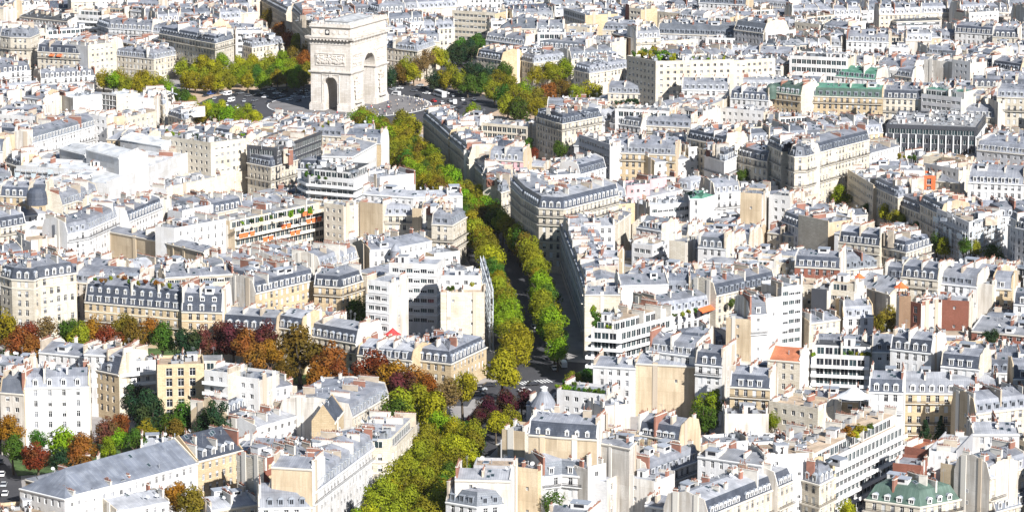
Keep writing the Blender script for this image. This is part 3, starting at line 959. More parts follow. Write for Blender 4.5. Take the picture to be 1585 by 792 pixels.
b('974,12 992,14', 22, 14, 'F', 'C', 'G', 30, win='b')
b('1098,24 1130,26', 20, 14, 'F', 'W', 'N', 34, 'white block with turquoise glazing near the top right of centre', win='g')
b('1018,52 1136,56', 19, 26, 'M', 'G', 's', 62, 'very long grey building with a deep slate roof near the top, right of centre', dorm='flatd', rm=5, bal=(), m=3.0, tc='s')
b('1136,46 1182,52', 26, 20, 'M', 'G', 's', 64, dorm='flatd', rm=5, bal=(), m=2.5, tc='s')
b('1020,64 1092,60', 15, 13, 'F', 'C', 'z', 72, win='s')
b('1092,58 1154,60', 17, 14, 'F', 'W', 'z', 70, 'white block with rows of large dark openings near the top right of centre', win='h')
b('832,50 876,50', 19, 14, 'F', 'W', 'N', 63, 'white box with a dark glazed front right of the roundabout', win='g')
b('903,60 947,64', 17, 14, 'F', 'W', 'Z', 74, win='s')
b('947,52 985,60', 21, 12, 'Z', 'r', 'k', 76, 'building with a blank dark brown side wall right of the roundabout', win='n', chim=.2)
b('985,60 1022,58', 19, 13, 'M', 'C', 'Z', 74, dorm='flatw')
b('817,72 906,78', 18, 14, 'M', 'W', 's', 86, dorm='arcw')
b('884,92 950,86', 18, 13, 'M', 'C', 's', 98, dorm='triw')
b('888,108 912,114 978,104', 17, 18, 'M', 'C', 'Z', 142, 'cream mansion with dark left flank among trees right of the roundabout', ends='ff', bal=(), course=(1,), dorm='arcz', rise=2)
b('970,86 1015,95 1136,92', 28, 24, 'F', 'C', 'G', 138, 'large white block with a garden on its roof, right of the roundabout', win='s', ends='ff', sp=3.4)
b('1136,94 1200,90', 26, 16, 'F', 'C', 'z', 118, win='s')
b('941,144 1012,146', 16, 14, 'M', 'C', 'Z', 162, 'cream building with zinc roof in front of the roof garden block', bal=(), dorm='flatz')
b('952,168 1036,172', 16, 14, 'F', 'W', 'G', 182, 'white flat block with dark ground glazing and rooftop hedge', win='g')
b('1036,164 1088,170', 18, 14, 'F', 'G', 'Z', 182, win='g')
b('1088,168 1132,150', 20, 18, 'F', 'C', 'z', 184, 'pale cream windowless wall between flat roofed blocks right of centre', win='n')
b('1055,139 1128,140', 19, 13, 'M', 'W', 'Z', 150, dorm='arcz')
b('1130,152 1190,156', 17, 14, 'M', 'W', 'S', 165, 'white building with near black slate roof and round dormers', dorm='arcw', rm=3.6)
b('1105,166 1182,172', 18, 14, 'F', 'W', 'Z', 190, win='s')
b('830,180 870,192 932,180', 18, 18, 'M', 'C', 'S', 202, 'cream corner building with slate roof below the right roundabout trees', ends='ff', dorm='flatd', tc='k', bal=(0,))
b('944,190 992,197', 17, 12, 'M', 'W', 's', 204, dorm='flatw')
b('992,194 1070,198', 18, 12, 'M', 'C', 'Z', 206)
# --- upper right
b('1190,142 1240,148', 21, 15, 'M', 'O', 'v', 172, 'ochre building with dark green mansard and domed corner, left end of the green roofed row', dorm='arcw', ends='fp', bal=(0,), tc='v', rm=4)
b('1240,148 1366,152', 21, 15, 'M', 'O', 'v', 176, 'long ochre facade under a bright green copper roof at upper right', dorm='flatd', bal=(0,), tc='g', rm=4, dsp=3.4)
b('1290,118 1356,124', 19, 13, 'M', 'W', 'g', 130, 'building with pale green copper roof behind the long green roofed row', dorm='flatd', tc='g')
b('1367,152 1426,154', 21, 14, 'M', 'C', 'S', 180, 'cream building with white dormers right of the green roofed row', dorm='flatw', bal=(1,))
b('1426,146 1488,152', 25, 14, 'T', 'G', 'K', 180, 'grey modern block with glass bands and a green roof at upper right', win='b', tc='g')
b('1486,180 1540,182', 18, 13, 'M', 'C', 'Z', 197, dorm='flatw', bal=(0,))
b('1543,150 1590,152', 26, 16, 'M', 'C', 'Z', 200, 'tall cream facade at the right edge, upper third', bal=(1, 4), dorm='arcz')
b('1222,86 1313,90', 22, 18, 'F', 'W', 'K', 116, 'white modern block with wide green tinted windows under a dark roof', win='g', fh=4)
b('1360,26 1388,34 1456,32', 14, 34, 'Z', 'G', 'K', 44, 'hall with a broad dark grey roof near the top right', win='b', rise=2)
b('1500,20 1546,17', 22, 14, 'F', 'W', 'G', 33, 'white block with dark window rows and red corner near the top right', win='s')
b('1230,34 1268,38', 20, 12, 'F', 'C', 'G', 46, 'pale block with a yellow stripe at its top near the top right', win='s')
b('1185,50 1232,46', 16, 12, 'F', 'W', 'G', 58, win='b')
b('1310,64 1376,66', 21, 12, 'M', 'W', 'Z', 82, dorm='flatw')
b('1376,74 1408,74', 18, 12, 'F', 'W', 'z', 84, win='s')
b('1430,92 1474,96', 26, 14, 'F', 'b', 'G', 126, 'tall beige windowless wall at upper right', win='q')
b('1474,92 1502,96', 24, 12, 'F', 'W', 'G', 124, win='s')
b('1478,50 1536,54', 20, 14, 'M', 'W', 'S', 66, dorm='flatw')
b('1372,192 1512,197', 24, 44, 'F', 'K', 'G', 236, 'wide dark glass office block with white vertical fins, at right', win='g', ends='ff', fh=4.2, tc='G', fins=3.4)
b('1512,232 1590,240', 17, 26, 'M', 'G', 'Z', 252, 'long pale zinc roof with a strip of dormers at the right edge', dorm='flatw', bal=(), win='s')
b('1530,152 1545,158', 22, 10, 'F', 'b', 'G', 180, win='n')
# --- left, the wrapped building site and around
b('165,281 320,225', 23, 26, 'F', 'X', 'N', 300, 'long building wholly wrapped in white sheeting', win='n', clut=.15, ends='pp', pw='X')
b('25,256 145,264', 19, 22, 'F', 'X', 'N', 284, 'flat white tented roof over a building under repair, left of the wrapped building', win='n', clut=.1, pw='X')
b('92,230 132,240', 21, 14, 'Z', 'X', 'N', 252, win='n', clut=.2, chim=0, pw='X')
b('133,231 184,244', 22, 14, 'Z', 'X', 'N', 258, win='n', clut=.2, chim=0, pw='X')
b('186,216 250,226', 22, 14, 'Z', 'X', 'N', 240, 'pitched white sheeted roof at the back of the building site', win='n', clut=.2, chim=0, pw='X')
b('50,222 155,192', 20, 13, 'M', 'W', 's', 232, 'white building with a long strip of small dormers left of the building site', dorm='flatw')
b('250,210 326,221 380,214', 20, 16, 'F', 'C', 'G', 252, 'cream corner building with a row of clipped shrubs along its roof', win='s')
b('258,290 388,262', 13, 16, 'F', 'C', 'z', 300, 'long low cream wall below the wrapped building', win='n')
b('0,303 44,305', 16, 14, 'M', 'O', 'S', 326, 'ochre building with black slate roof and white oval dormers at the left edge', dorm='arcw', rm=3.6, bal=())
b('44,305 70,306', 17, 12, 'M', 'O', 'S', 324, 'domed black slate pavilion with white dormers near the left edge', dorm='arcw', rm=5, m=2.4, bal=())
b('70,306 128,312', 16, 12, 'Z', 'C', 'Z', 322)
b('96,318 152,300', 19, 13, 'M', 'C', 'Z', 330, dorm='flatz')
b('22,336 108,326', 15, 22, 'Z', 'W', 'Z', 346, 'wide curved grey zinc roof at left, below the black slate pavilion', rise=4, clut=.3, chim=.2)
b('0,353 40,346', 18, 13, 'M', 'C', 'S', 374, dorm='flatz')
b('104,362 136,356 192,331', 18, 14, 'M', 'W', 'Z', 376, 'white building with curved zinc roof and square dormers left of the brown wall', dorm='flatz', bal=(0,))
b('48,372 100,366', 16, 12, 'F', 'b', 'T', 386, win='q')
b('200,343 252,321', 17, 12, 'M', 'W', 'S', 356, 'white building with black dormered slope left of centre', dorm='arcw')
b('240,350 270,353 364,336', 20, 14, 'F', 'W', 'Z', 384, 'white block with a regular grid of narrow windows, left of the orange awnings', win='nll', sp=3.6)
b('156,356 240,372 316,391', 16, 9, 'Z', 'B', 'Z', 396, 'long brown rendered party wall left of centre', win='n', chim=.4)
b('363,353 503,323', 20, 16, 'T', 'C', 'G', 376, 'terraced block with orange awnings left of centre', win='g', slab=(0, 1), fh=3.4, blinds=((0, .74, .25), (0, .80, .25), (0, .04, -3.1), (0, .09, -3.1), (0, .16, -3.1), (0, .5, -3.1), (0, .56, -3.1), (0, .78, -3.1), (0, .84, -3.1), (0, .9, -3.1), (0, .3, -6.5), (0, .36, -6.5), (0, .6, -6.5), (0, .66, -6.5)))
b('382,224 428,229 498,203', 17, 18, 'F', 'K', 'T', 240, 'low dark glazed block with a tan roof below the arch', win='g')
b('383,252 419,259 461,247', 20, 15, 'M', 'C', 'S', 286, 'cream corner building with slate roof and big dormers left of the avenue', dorm='flatd', bal=(1,), ends='ff', tc='z')
b('466,266 478,272 548,278 582,262', 25, 15, 'T', 'W', 'K', 308, 'rounded modern block with planted terraces and white blank side left of the avenue', win='bbn', slab=(0, 1, 2, 3, 4), fh=3.1, ends='fp', tc='K')
b('498,242 546,243 583,222', 18, 18, 'Z', 'W', 'z', 258, 'pale zinc roofed building left of the avenue top', rise=1.5)
b('588,274 643,268', 19, 13, 'F', 'W', 'z', 300, 'small plain white block beside the avenue trees', win='q')
b('556,312 574,314 592,316', 25, 14, 'F', 'B', 'z', 362, 'tall beige windowless tower block left of the avenue', win='n')
b('592,333 638,333', 20, 14, 'M', 'C', 'Z', 358, dorm='flatz', bal=(0,))
b('638,322 652,323', 23, 12, 'F', 'B', 'z', 362, win='n')
b('652,330 670,332', 21, 12, 'M', 'W', 'Z', 360)
b('668,347 700,349 722,336', 20, 15, 'M', 'C', 'Z', 382, 'cream rounded corner building with zinc roof beside the avenue trees', dorm='flatd', ends='pf', bal=(1, 2))
b('560,300 640,306 716,304', 21, 12, 'Z', 'W', 'z', 318, 'pale zinc roof with many stacks beside the avenue, left of the trees')
b('572,388 612,384 668,373', 17, 14, 'Z', 'W', 'Z', 402, 'pale house with small turrets left of the avenue', win='l', rise=2.2)
b('672,392 712,388', 18, 12, 'F', 'W', 'z', 404, win='s')
# --- right-hand side of the avenue
b('655,182 672,196 694,216', 20, 14, 'M', 'C', 'S', 248, 'shaded stone row along the right side of the avenue top', dorm='flatd', bal=(0, 3))
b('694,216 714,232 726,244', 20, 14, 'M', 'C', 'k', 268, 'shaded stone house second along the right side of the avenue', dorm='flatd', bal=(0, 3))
b('727,251 747,270', 18, 13, 'M', 'C', 'Z', 284, dorm='flatd', bal=(1,))
b('747,274 776,298 790,294', 17, 13, 'M', 'C', 'Z', 318, 'grey fronted house with pale zinc roof right of the avenue bend', dorm='flatd', bal=(1,))
b('718,232 776,236', 19, 10, 'F', 'b', 'z', 250, 'building with a long beige blank wall right of the avenue', win='n')
b('745,190 816,196', 18, 13, 'F', 'C', 'Z', 212, 'flat grey roofed block with dark glazed courtyard front right of the avenue top', win='g')
b('757,247 810,250', 17, 11, 'M', 'P', 'Z', 262, 'pinkish fronted house with zinc mansard right of the avenue', dorm='triw')
b('790,288 808,306 834,322 872,324 958,302', 20, 15, 'M', 'C', 'S', 360, 'curved corner building with dark mansard and balconies right of the avenue', dorm='triw', bal=(0, 1, 3), tc='z', rm=4.4, ends='pp')
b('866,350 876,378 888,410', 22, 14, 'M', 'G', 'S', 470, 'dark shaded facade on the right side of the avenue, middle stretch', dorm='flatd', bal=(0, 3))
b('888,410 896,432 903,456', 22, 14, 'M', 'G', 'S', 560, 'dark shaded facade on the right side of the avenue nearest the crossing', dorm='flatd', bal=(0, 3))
b('848,272 898,268', 18, 12, 'F', 'W', 'Z', 280, 'white block with grey dormers above the curved corner building', win='s')
b('898,270 938,259', 17, 11, 'M', 'W', 'S', 280, dorm='flatd')
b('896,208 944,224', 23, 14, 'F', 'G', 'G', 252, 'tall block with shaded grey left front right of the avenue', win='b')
b('944,236 1046,240', 19, 13, 'M', 'O', 'Z', 262, 'ochre row with three bays of zinc dormers right of the avenue', dorm='flatz', bal=(0,))
b('1013,252 1066,246', 15, 12, 'Z', 'W', 'Z', 270, 'long white low house with dark windows right of centre', win='s')
b('1066,228 1088,226', 24, 11, 'F', 'W', 'z', 264, win='s')
b('1090,240 1121,250 1144,240', 23, 14, 'M', 'W', 'S', 282, 'building with blank beige left side and white right front', win='nl', ends='pp', dorm='flatw')
b('1063,214 1122,226', 20, 13, 'M', 'C', 'S', 240, 'shaded row with black slate slope, left half, right of centre', dorm='flatd', bal=(0,))
b('1121,234 1165,246 1188,250', 20, 13, 'M', 'C', 'S', 280, 'shaded long row with repeated dark dormers right of centre', dorm='flatw', bal=(0, 2))
b('970,288 1006,284', 12, 11, 'F', 'P', 'z', 306, 'low pink house right of the avenue', win='s')
b('1006,278 1032,274', 12, 9, 'F', 'P', 'z', 292, win='q')
b('1000,306 1056,294', 12, 10, 'Z', 'W', 'z', 312)
b('1068,308 1086,308 1106,302', 19, 12, 'G', 'W', 'g', 342, 'white house with small bright green copper roof right of centre', rise=2.5, win='ln', ends='ff')
b('1146,298 1179,300', 23, 12, 'F', 'B', 'Z', 344, 'tall brown blank wall with three tiny windows right of centre', win='q')
b('1106,300 1146,296', 20, 12, 'M', 'W', 'Z', 330, dorm='flatw')
b('985,352 1024,358', 16, 12, 'G', 'W', 's', 370, 'small house with grey slate gable roof right of the avenue', rise=4, dorm='flatw')
b('1006,318 1072,312', 18, 13, 'F', 'W', 'N', 338, 'white cubic block with framed terrace right of centre', win='b')
b('954,346 977,330', 21, 10, 'Z', 'C', 'Z', 382, 'pale cream blank gable right of the avenue', win='n')
b('880,352 952,350', 17, 12, 'Z', 'W', 'z', 372, rise=2)
b('978,376 1010,380 1036,370', 20, 12, 'F', 'W', 'N', 402, 'white modern house with black ribbon windows right of the avenue', win='b')
b('1036,372 1060,374', 19, 12, 'F', 'C', 'z', 400, win='n')
b('905,398 958,400', 17, 12, 'Z', 'W', 'z', 420)
b('905,456 960,456', 18, 12, 'Z', 'C', 'Z', 478, 'cream building with slate topped terrace behind the dark avenue front', win='n')
b('960,442 1035,440', 21, 12, 'Z', 'W', 'Z', 470, 'white building with a balustrade and zinc roof right of the avenue', win='n', rise=2.6)
b('904,474 964,474', 21, 15, 'M', 'C', 'S', 480, 'cream house with slate terrace roof behind the stepped white terraces', bal=(), dorm='flatd', win='t')
b('915,508 958,511 1042,489', 19, 13, 'T', 'W', 'T', 560, 'white modern block with stepped planted terraces beside the dark avenue front', win='g', slab=(0, 1, 2, 3), fh=3.0, ends='fp')
b('1012,488 1112,472', 17, 12, 'M', 'W', 'Z', 502, 'white building with hedge line and zinc roof right of the terraced block', dorm='flatz', bal=())
b('1108,458 1200,437', 18, 12, 'M', 'C', 'S', 468, 'cream row with grey slate slope leading up to the right', dorm='flatd')
b('918,566 984,570', 17, 13, 'Z', 'W', 'Z', 612, 'white house with small windows above the crossing', win='l')
b('984,562 1078,567', 22, 13, 'Z', 'B', 'Z', 662, 'huge ochre blank party wall right of the crossing', win='q')
b('1076,563 1118,567', 20, 13, 'M', 'W', 'S', 600, 'white building with slate roof and four dormers right of the ochre wall', dorm='arcw', bal=(0,))
b('1004,543 1076,552', 19, 12, 'M', 'W', 'Z', 562, dorm='flatw')
b('1124,492 1160,494', 22, 12, 'F', 'B', 'z', 552, 'brown tower like block with small windows right of centre', win='q')
b('1160,488 1188,486', 23, 13, 'M', 'W', 'S', 552, dorm='flatw', win='q')
b('1130,598 1192,602', 18, 12, 'M', 'O', 'S', 640, 'ochre house with slate mansard right of the tall green tree', dorm='flatw', bal=(0,))
b('862,602 936,610', 15, 12, 'F', 'W', 'z', 636, 'white house with hedge topped terrace beside the crossing', win='s')
b('936,628 976,624', 17, 12, 'F', 'b', 'Z', 650, win='n')
# --- right
b('1188,224 1222,240', 22, 14, 'M', 'C', 'S', 282, 'shaded left wing of the corner building with rotunda', dorm='flatd', bal=(1, 3), win='t')
b('1222,240 1230,243 1247,242 1290,230 1346,216', 22, 14, 'M', 'C', 'S', 292, 'long cream corner building with rounded domed corner at right', dorm='flatd', bal=(1, 3))
b('1346,238 1392,226', 13, 11, 'Z', 'W', 'Z', 248, 'white house with a red band right of the domed corner')
b('1312,262 1352,286', 21, 15, 'F', 'C', 'Z', 318, 'shaded stone block with flat zinc roof behind the lone green tree', win='s')
b('1352,288 1390,306 1428,296', 18, 14, 'M', 'C', 'Z', 330, 'corner house with shaded arched windows left and pale right side', dorm='flatd', win='tn', bal=())
b('1390,316 1424,330', 17, 13, 'M', 'C', 'S', 350, dorm='flatd')
b('1424,316 1456,332', 18, 13, 'M', 'C', 's', 358, dorm='flatd')
b('1450,322 1500,344 1552,324', 22, 18, 'F', 'W', 'K', 384, 'white block with scaffolding on its front at right', win='s')
b('1416,272 1448,272', 17, 12, 'F', 'A', 'G', 298, 'bright orange red house at right', win='h')
b('1448,280 1486,284', 14, 12, 'G', 'C', 'Z', 304)
b('1498,282 1585,286', 18, 18, 'M', 'W', 'Z', 308, 'white building with broad zinc slope and glazed stair strip at the right edge', dorm='flatw', rm=5, m=4, bal=())
b('1390,263 1430,264', 17, 12, 'F', 'W', 'z', 276, 'white house with flowered terrace at right', win='l')
b('1430,252 1484,262', 16, 12, 'F', 'W', 'z', 270, win='s')
b('1298,374 1362,381', 18, 13, 'M', 'C', 'S', 394, 'cream house with black slate slope and white dormers at right, left of two', dorm='flatw', bal=(0,))
b('1362,382 1402,391 1442,378', 18, 14, 'M', 'C', 'S', 398, 'corner house with hipped zinc top and white dormers at right', dorm='flatw', ends='pf', bal=(0,))
b('1210,342 1236,352', 18, 11, 'M', 'W', 's', 366, dorm='flatw')
b('1236,332 1282,342', 20, 12, 'F', 'C', 'Z', 366, 'pale cream blank wall right of the brown wall', win='n')
b('1188,360 1238,366', 15, 11, 'Z', 'C', 'z', 380)
b('1572,352 1600,358', 22, 14, 'M', 'W', 'S', 400, dorm='flatw')
b('1395,428 1452,434', 19, 13, 'M', 'C', 'S', 450, 'cream house with black slate dormers and a long iron balcony at right', dorm='triw', bal=(0,))
b('1452,438 1512,444', 19, 13, 'M', 'W', 'Z', 462, dorm='flatd')
b('1512,438 1536,440', 20, 13, 'F', 'b', 'z', 468, 'beige blank gable between mansards at right', win='n')
b('1536,446 1566,448', 18, 12, 'M', 'O', 'Z', 474, dorm='flatw')
b('1230,412 1300,416', 18, 12, 'M', 'R', 'S', 424, 'brick fronted house with dark dormers at right', dorm='flatw')
b('1302,418 1366,412', 18, 12, 'M', 'C', 's', 428, dorm='flatd')
b('1210,444 1242,440', 30, 12, 'F', 'W', 'z', 540, 'tallest white tower block at right', win='b')
b('1186,462 1210,458', 27, 12, 'F', 'W', 'z', 545, win='q')
b('1256,446 1280,448', 22, 10, 'F', 'K', 'G', 470, win='n')
b('1280,448 1322,452', 20, 12, 'T', 'C', 'T', 474, 'terraced block with tan roof and planted balcony at right', win='b')
b('1305,492 1352,490', 17, 12, 'M', 'W', 'Z', 512, 'white house with two zinc slopes left of the dark olive tree', dorm='flatz')
b('1322,440 1378,456', 18, 12, 'G', 'b', 'z', 470, win='n')
b('1392,458 1410,458', 23, 8, 'F', 'r', 'G', 510, 'dark brick slab right of the olive tree', win='n')
b('1408,466 1426,470', 22, 10, 'F', 'R', 'G', 508, 'brick and dark glass shaft at right', win='h')
b('1426,462 1500,466', 19, 14, 'F', 'R', 'z', 486, win='q')
b('1504,512 1590,520', 14, 22, 'Z', 'R', 'z', 526, 'dark red factory front under a pale roof with rooflights at the right edge', win='h', chim=0)
b('1256,548 1346,552', 18, 15, 'T', 'W', 'K', 594, 'white modern block with three planted terraces at right', win='g', slab=(0, 1, 2), fh=3.0, sb=3.5)
b('1378,540 1442,547', 19, 13, 'M', 'W', 'S', 582, 'white building with five black dormers right of the planted terraces', dorm='triw', bal=())
b('1456,566 1516,572', 17, 12, 'M', 'W', 'S', 586, dorm='flatw')
b('1398,608 1546,610', 20, 14, 'M', 'O', 'Z', 660, 'broad ochre facade with white attic and arched dormers at right', dorm='arcw', bal=(0, 2, 3), tc='z')
b('1345,606 1398,608', 18, 13, 'M', 'W', 'S', 648, 'house with four white arched dormers left of the broad ochre facade', dorm='arcw')
b('1188,556 1238,560', 15, 12, 'Z', 'C', 'o', 596, 'cream house with a bright orange red roof at right', rise=3)
b('1190,620 1266,632', 18, 14, 'F', 'C', 'T', 666, 'cream block with small windows below the orange roof', win='s')
b('1122,640 1190,640', 16, 12, 'F', 'b', 'z', 668, win='q')
# --- centre left, the square with autumn trees
b('0,427 18,432 52,434 62,430 118,422', 25, 15, 'M', 'C', 'S', 508, 'tall cream building with turret and dark roof at the left edge above the autumn trees', dorm='triw', ends='pf', bal=(), course=(0,))
b('131,467 280,480', 19, 15, 'D', 'O', 'S', 522, 'long building with two rows of dormers behind the autumn trees', dorm='flatw', bal=(1,), dsp=3.3, course=(0,))
b('281,482 344,484', 19, 15, 'D', 'O', 'S', 522, 'building with two rows of round dormers right of the long double dormered one', dorm='arcw', bal=(), dsp=4.2, course=(0,), pw='W')
b('345,506 428,512', 15, 14, 'M', 'C', 'S', 530, 'low mansion with pedimented dormers behind dark red trees', dorm='triw', bal=(), tc='z', rm=4.2)
b('428,506 466,512', 16, 14, 'M', 'C', 'S', 540, dorm='triw', tc='z', rm=4)
b('466,517 551,532', 17, 14, 'M', 'C', 'S', 566, 'cream mansion with arched dormers left of the tall cream gable', dorm='arcw', bal=(0,), tc='z', rm=4.2)
b('553,549 638,558', 12, 15, 'M', 'C', 'S', 572, 'low slate roofed wing behind rust coloured trees', dorm='flatw', rm=2.8, tc='z', bal=())
b('640,556 698,563 753,537', 14, 18, 'M', 'O', 'S', 604, 'ochre corner mansion with hipped zinc roof at the avenue crossing', dorm='arcw', bal=(), tc='Z', ends='ff', rise=2.4)
b('395,454 486,433', 18, 13, 'M', 'O', 'S', 476, 'ochre building with slate roof and tall windows facing a courtyard', dorm='flatw', bal=(), tc='Z')
b('486,442 527,445 562,434', 17, 13, 'M', 'O', 'S', 474, 'dark slate roofed building at the courtyard corner left of the white offices', dorm='flatw', bal=(0,))
b('566,432 602,436', 24, 13, 'F', 'W', 'z', 516, 'white stepped block left of the ribbon windowed offices', win='b', course=(0, 1, 2, 3), fh=3.5)
b('602,406 676,409', 29, 14, 'F', 'W', 'z', 508, 'tall white office block with ribbon windows left of the avenue', win='b', course=(0, 1, 2, 3, 4), fh=3.5, ends='pf')
b('682,452 750,452', 25, 15, 'F', 'C', 'T', 532, 'tall cream blank wall with planted roof beside the scaffolded avenue front', win='q', ends='pf', fh=4)
b('684,426 744,426', 26, 12, 'F', 'W', 'z', 440, 'white penthouse roofs behind the cream blank wall', win='s')
b('255,430 362,424', 15, 12, 'Z', 'C', 'Z', 446, win='b')
# --- lower left
b('0,607 37,610', 21, 13, 'M', 'b', 'k', 690, 'pale block with brown balcony strip at the left edge', win='s', dorm=None, bal=())
b('37,600 138,598', 20, 14, 'M', 'W', 'Z', 690, 'white building with four gabled dormers at lower left', dorm='triw', bal=(), sp=4.2, dsp=4.2, rm=3.0, win='l')
b('138,570 184,580', 20, 14, 'D', 'O', 'S', 640, 'ochre house with tall slate roof at lower left', dorm='arcw', bal=(), dsp=4.5, rm=5.4)
b('184,562 244,556', 19, 13, 'F', 'W', 'K', 622, 'white balconied block left of the ochre apartment block', win='s', slab=(0, 1, 2))
b('243,564 316,562', 21, 13, 'F', 'O', 'T', 640, 'ochre apartment block with dark loggias at lower left', win='h', ends='pf', sp=3.6)
b('316,572 352,576', 19, 12, 'F', 'W', 'Z', 640, 'white apartment block with balconies right of the ochre one', win='s', slab=(0, 1, 2, 3))
b('352,580 400,586', 17, 12, 'F', 'W', 'Z', 640, win='s')
b('60,545 130,552', 15, 14, 'Z', 'W', 'Z', 560, 'wide pale zinc roof below the rust coloured trees at left', rise=2.2)
b('130,548 196,552', 15, 13, 'Z', 'W', 'z', 562)
b('100,772 306,716', 12, 18, 'G', 'W', 'Z', 760, 'very long grey zinc gable roof at lower left', tc='k', rise=5.6, win='l', clut=.5, chim=0, ends='fp', lock=1)
b('306,714 376,696', 12, 16, 'G', 'O', 'S', 762, 'ochre wing with steep black slate roof and white dormers at lower left', lock=1, rise=6, dorm='triw', dsp=3.6)
b('376,700 408,712', 18, 10, 'F', 'B', 'z', 738, 'brown windowless wall right of the steep slate wing', win='n')
b('352,644 402,624', 14, 13, 'G', 'C', 'S', 660, 'black slate pitched roof left of the church like gable', rise=5, dorm='triw')
b('396,662 468,641', 13, 12, 'Z', 'W', 'z', 672, 'low white house with small square windows at lower left centre', win='s')
b('398,606 452,596', 13, 14, 'Z', 'W', 'Z', 620, rise=2)
b('545,646 602,612', 14, 24, 'M', 'C', 'Z', 664, 'broad pale zinc roof with dormers facing the lower avenue', dorm='flatz', bal=(), rise=1.2)
b('518,654 532,636', 12, 7, 'G', 'O', 'S', 668, 'church like ochre gable with steep slate roof at lower left centre', lock=1, pw='O', rise=5, win='n', chim=0)
b('572,694 604,694 614,690 646,658', 18, 15, 'T', 'C', 'N', 738, 'rounded corner building with smooth white roof beside the lower avenue', win='t', tc='z', sb=1.6, course=(0, 1))
b('484,764 580,692', 20, 13, 'M', 'W', 'Z', 795, 'long white facade with zinc dormers facing the lower avenue', dorm='flatz', bal=(0, 3), win='t')
b('420,722 483,726', 20, 12, 'Z', 'B', 'Z', 762, 'ochre blank party wall at lower left centre', win='n')
b('408,710 440,702', 18, 11, 'F', 'R', 'z', 742, 'small brick house with white windows at lower left centre', win='s')
b('400,786 486,784', 14, 14, 'M', 'W', 'Z', 800, 'zinc roofed house at the bottom edge left of the white facade', dorm='arcd')
b('326,790 400,780', 12, 14, 'Z', 'C', 'z', 800)
b('112,766 210,742', 9, 10, 'F', 'W', 'T', 772, 'low white terrace house with tan roof at lower left', win='s')
b('5,798 100,790', 9, 14, 'F', 'B', 'T', 800, 'low tan roofed house in the bottom left corner', win='q')
b('180,792 262,776', 8, 14, 'Z', 'W', 'z', 800)
# --- lower right
b('818,672 862,676 924,680', 20, 13, 'M', 'B', 'S', 712, 'row of blank beige party walls under slate and zinc at lower centre', win='n', dorm='small', tc='Z')
b('924,684 974,694 990,678', 19, 12, 'Z', 'b', 'Z', 718, 'grey white blank gable right of the beige party walls', win='n')
b('986,672 1052,682', 17, 12, 'M', 'O', 'S', 692, 'house with a black slate slope and eight round dormers at lower centre', dorm='round', dsp=2.2, bal=())
b('838,738 870,734 910,738', 16, 11, 'M', 'W', 's', 776, 'white courtyard house with slate mansard at the bottom centre', dorm='flatw', bal=(0,), tc='Z')
b('910,722 938,716', 19, 11, 'F', 'W', 'Z', 772, win='s')
b('704,742 790,744', 18, 12, 'Z', 'b', 'z', 768, 'cream house beside the lower avenue at the bottom', win='q')
b('800,722 832,726', 20, 11, 'F', 'B', 'z', 790, 'beige blank tower at the bottom centre', win='q')
b('690,776 738,784 780,780', 15, 12, 'M', 'W', 's', 800, 'zinc and slate roofed house at the bottom beside the lower avenue', dorm='flatd')
b('777,664 812,668', 18, 11, 'F', 'B', 'z', 704, win='n')
b('940,742 954,736 1012,744', 19, 13, 'F', 'b', 'z', 800, 'pale grey blank block with a few windows at the bottom centre', win='lqq', ends='pp')
b('1004,740 1082,712', 17, 12, 'M', 'W', 'Z', 756, 'white house with square zinc dormers at the bottom, right of centre', dorm='flatz', bal=(0,))
b('1096,798 1150,776 1204,754', 17, 14, 'M', 'C', 'S', 800, 'cream facade with a chain of round dormers at the bottom right of centre', dorm='round', dsp=2.2, bal=(1,), tc='z')
b('1204,754 1240,738', 17, 14, 'M', 'C', 'S', 795, 'cream facade with round dormers continuing beside the turreted house', dorm='round', dsp=2.4, bal=(1,), tc='z')
b('1240,742 1268,750 1292,738', 20, 13, 'M', 'C', 'Z', 798, 'cream corner house with ornate gabled turret at the bottom right', dorm='triw', ends='pf', bal=(1,))
b('1262,722 1398,655', 23, 15, 'T', 'W', 'T', 770, 'long white apartment block with rows of balconies at lower right', win='g', slab=(0, 1, 2, 3, 4), fh=2.9)
b('1080,706 1180,720', 17, 12, 'Z', 'W', 'z', 730)
b('1180,704 1260,700', 17, 15, 'F', 'W', 'T', 726, 'block with wide tan roof terrace at lower right', win='q')
b('1340,772 1424,784 1486,772', 15, 13, 'M', 'C', 'v', 800, 'corner house with green copper mansard and round dormers at the bottom right', dorm='round', dsp=3.6, ends='ff', tc='v', rm=4, bal=(0,), m=2.0, chim=1.5)
b('1382,716 1426,720', 21, 11, 'F', 'R', 'z', 752, 'red brick blank wall behind the green copper roof', win='n', pw='R')
b('1400,690 1462,700', 18, 11, 'F', 'R', 'o', 718, 'jumble of red brick stacks and roofs at lower right', win='n')
b('1456,716 1490,722', 22, 11, 'F', 'B', 'z', 780, 'ochre blank wall right of the red brick one', win='q', pw='B')
b('1504,718 1532,726', 22, 11, 'Z', 'r', 'z', 795, 'brown blank gable at the bottom right', win='n')
b('1532,740 1590,722', 18, 12, 'M', 'C', 'Z', 770, 'cream facade with zinc slope at the right edge, bottom', dorm='flatw')
b('1482,697 1506,671', 19, 8, 'F', 'G', 'N', 715, 'smooth white shed roof with grey side wall at lower right', win='n', pw='W', clut=.2)
b('1506,672 1578,672', 19, 14, 'Z', 'W', 'z', 700)
b('1540,792 1600,776', 12, 13, 'M', 'C', 'k', 800, dorm='flatw')
b('1510,640 1590,630', 18, 13, 'M', 'C', 'Z', 660, dorm='flatd')

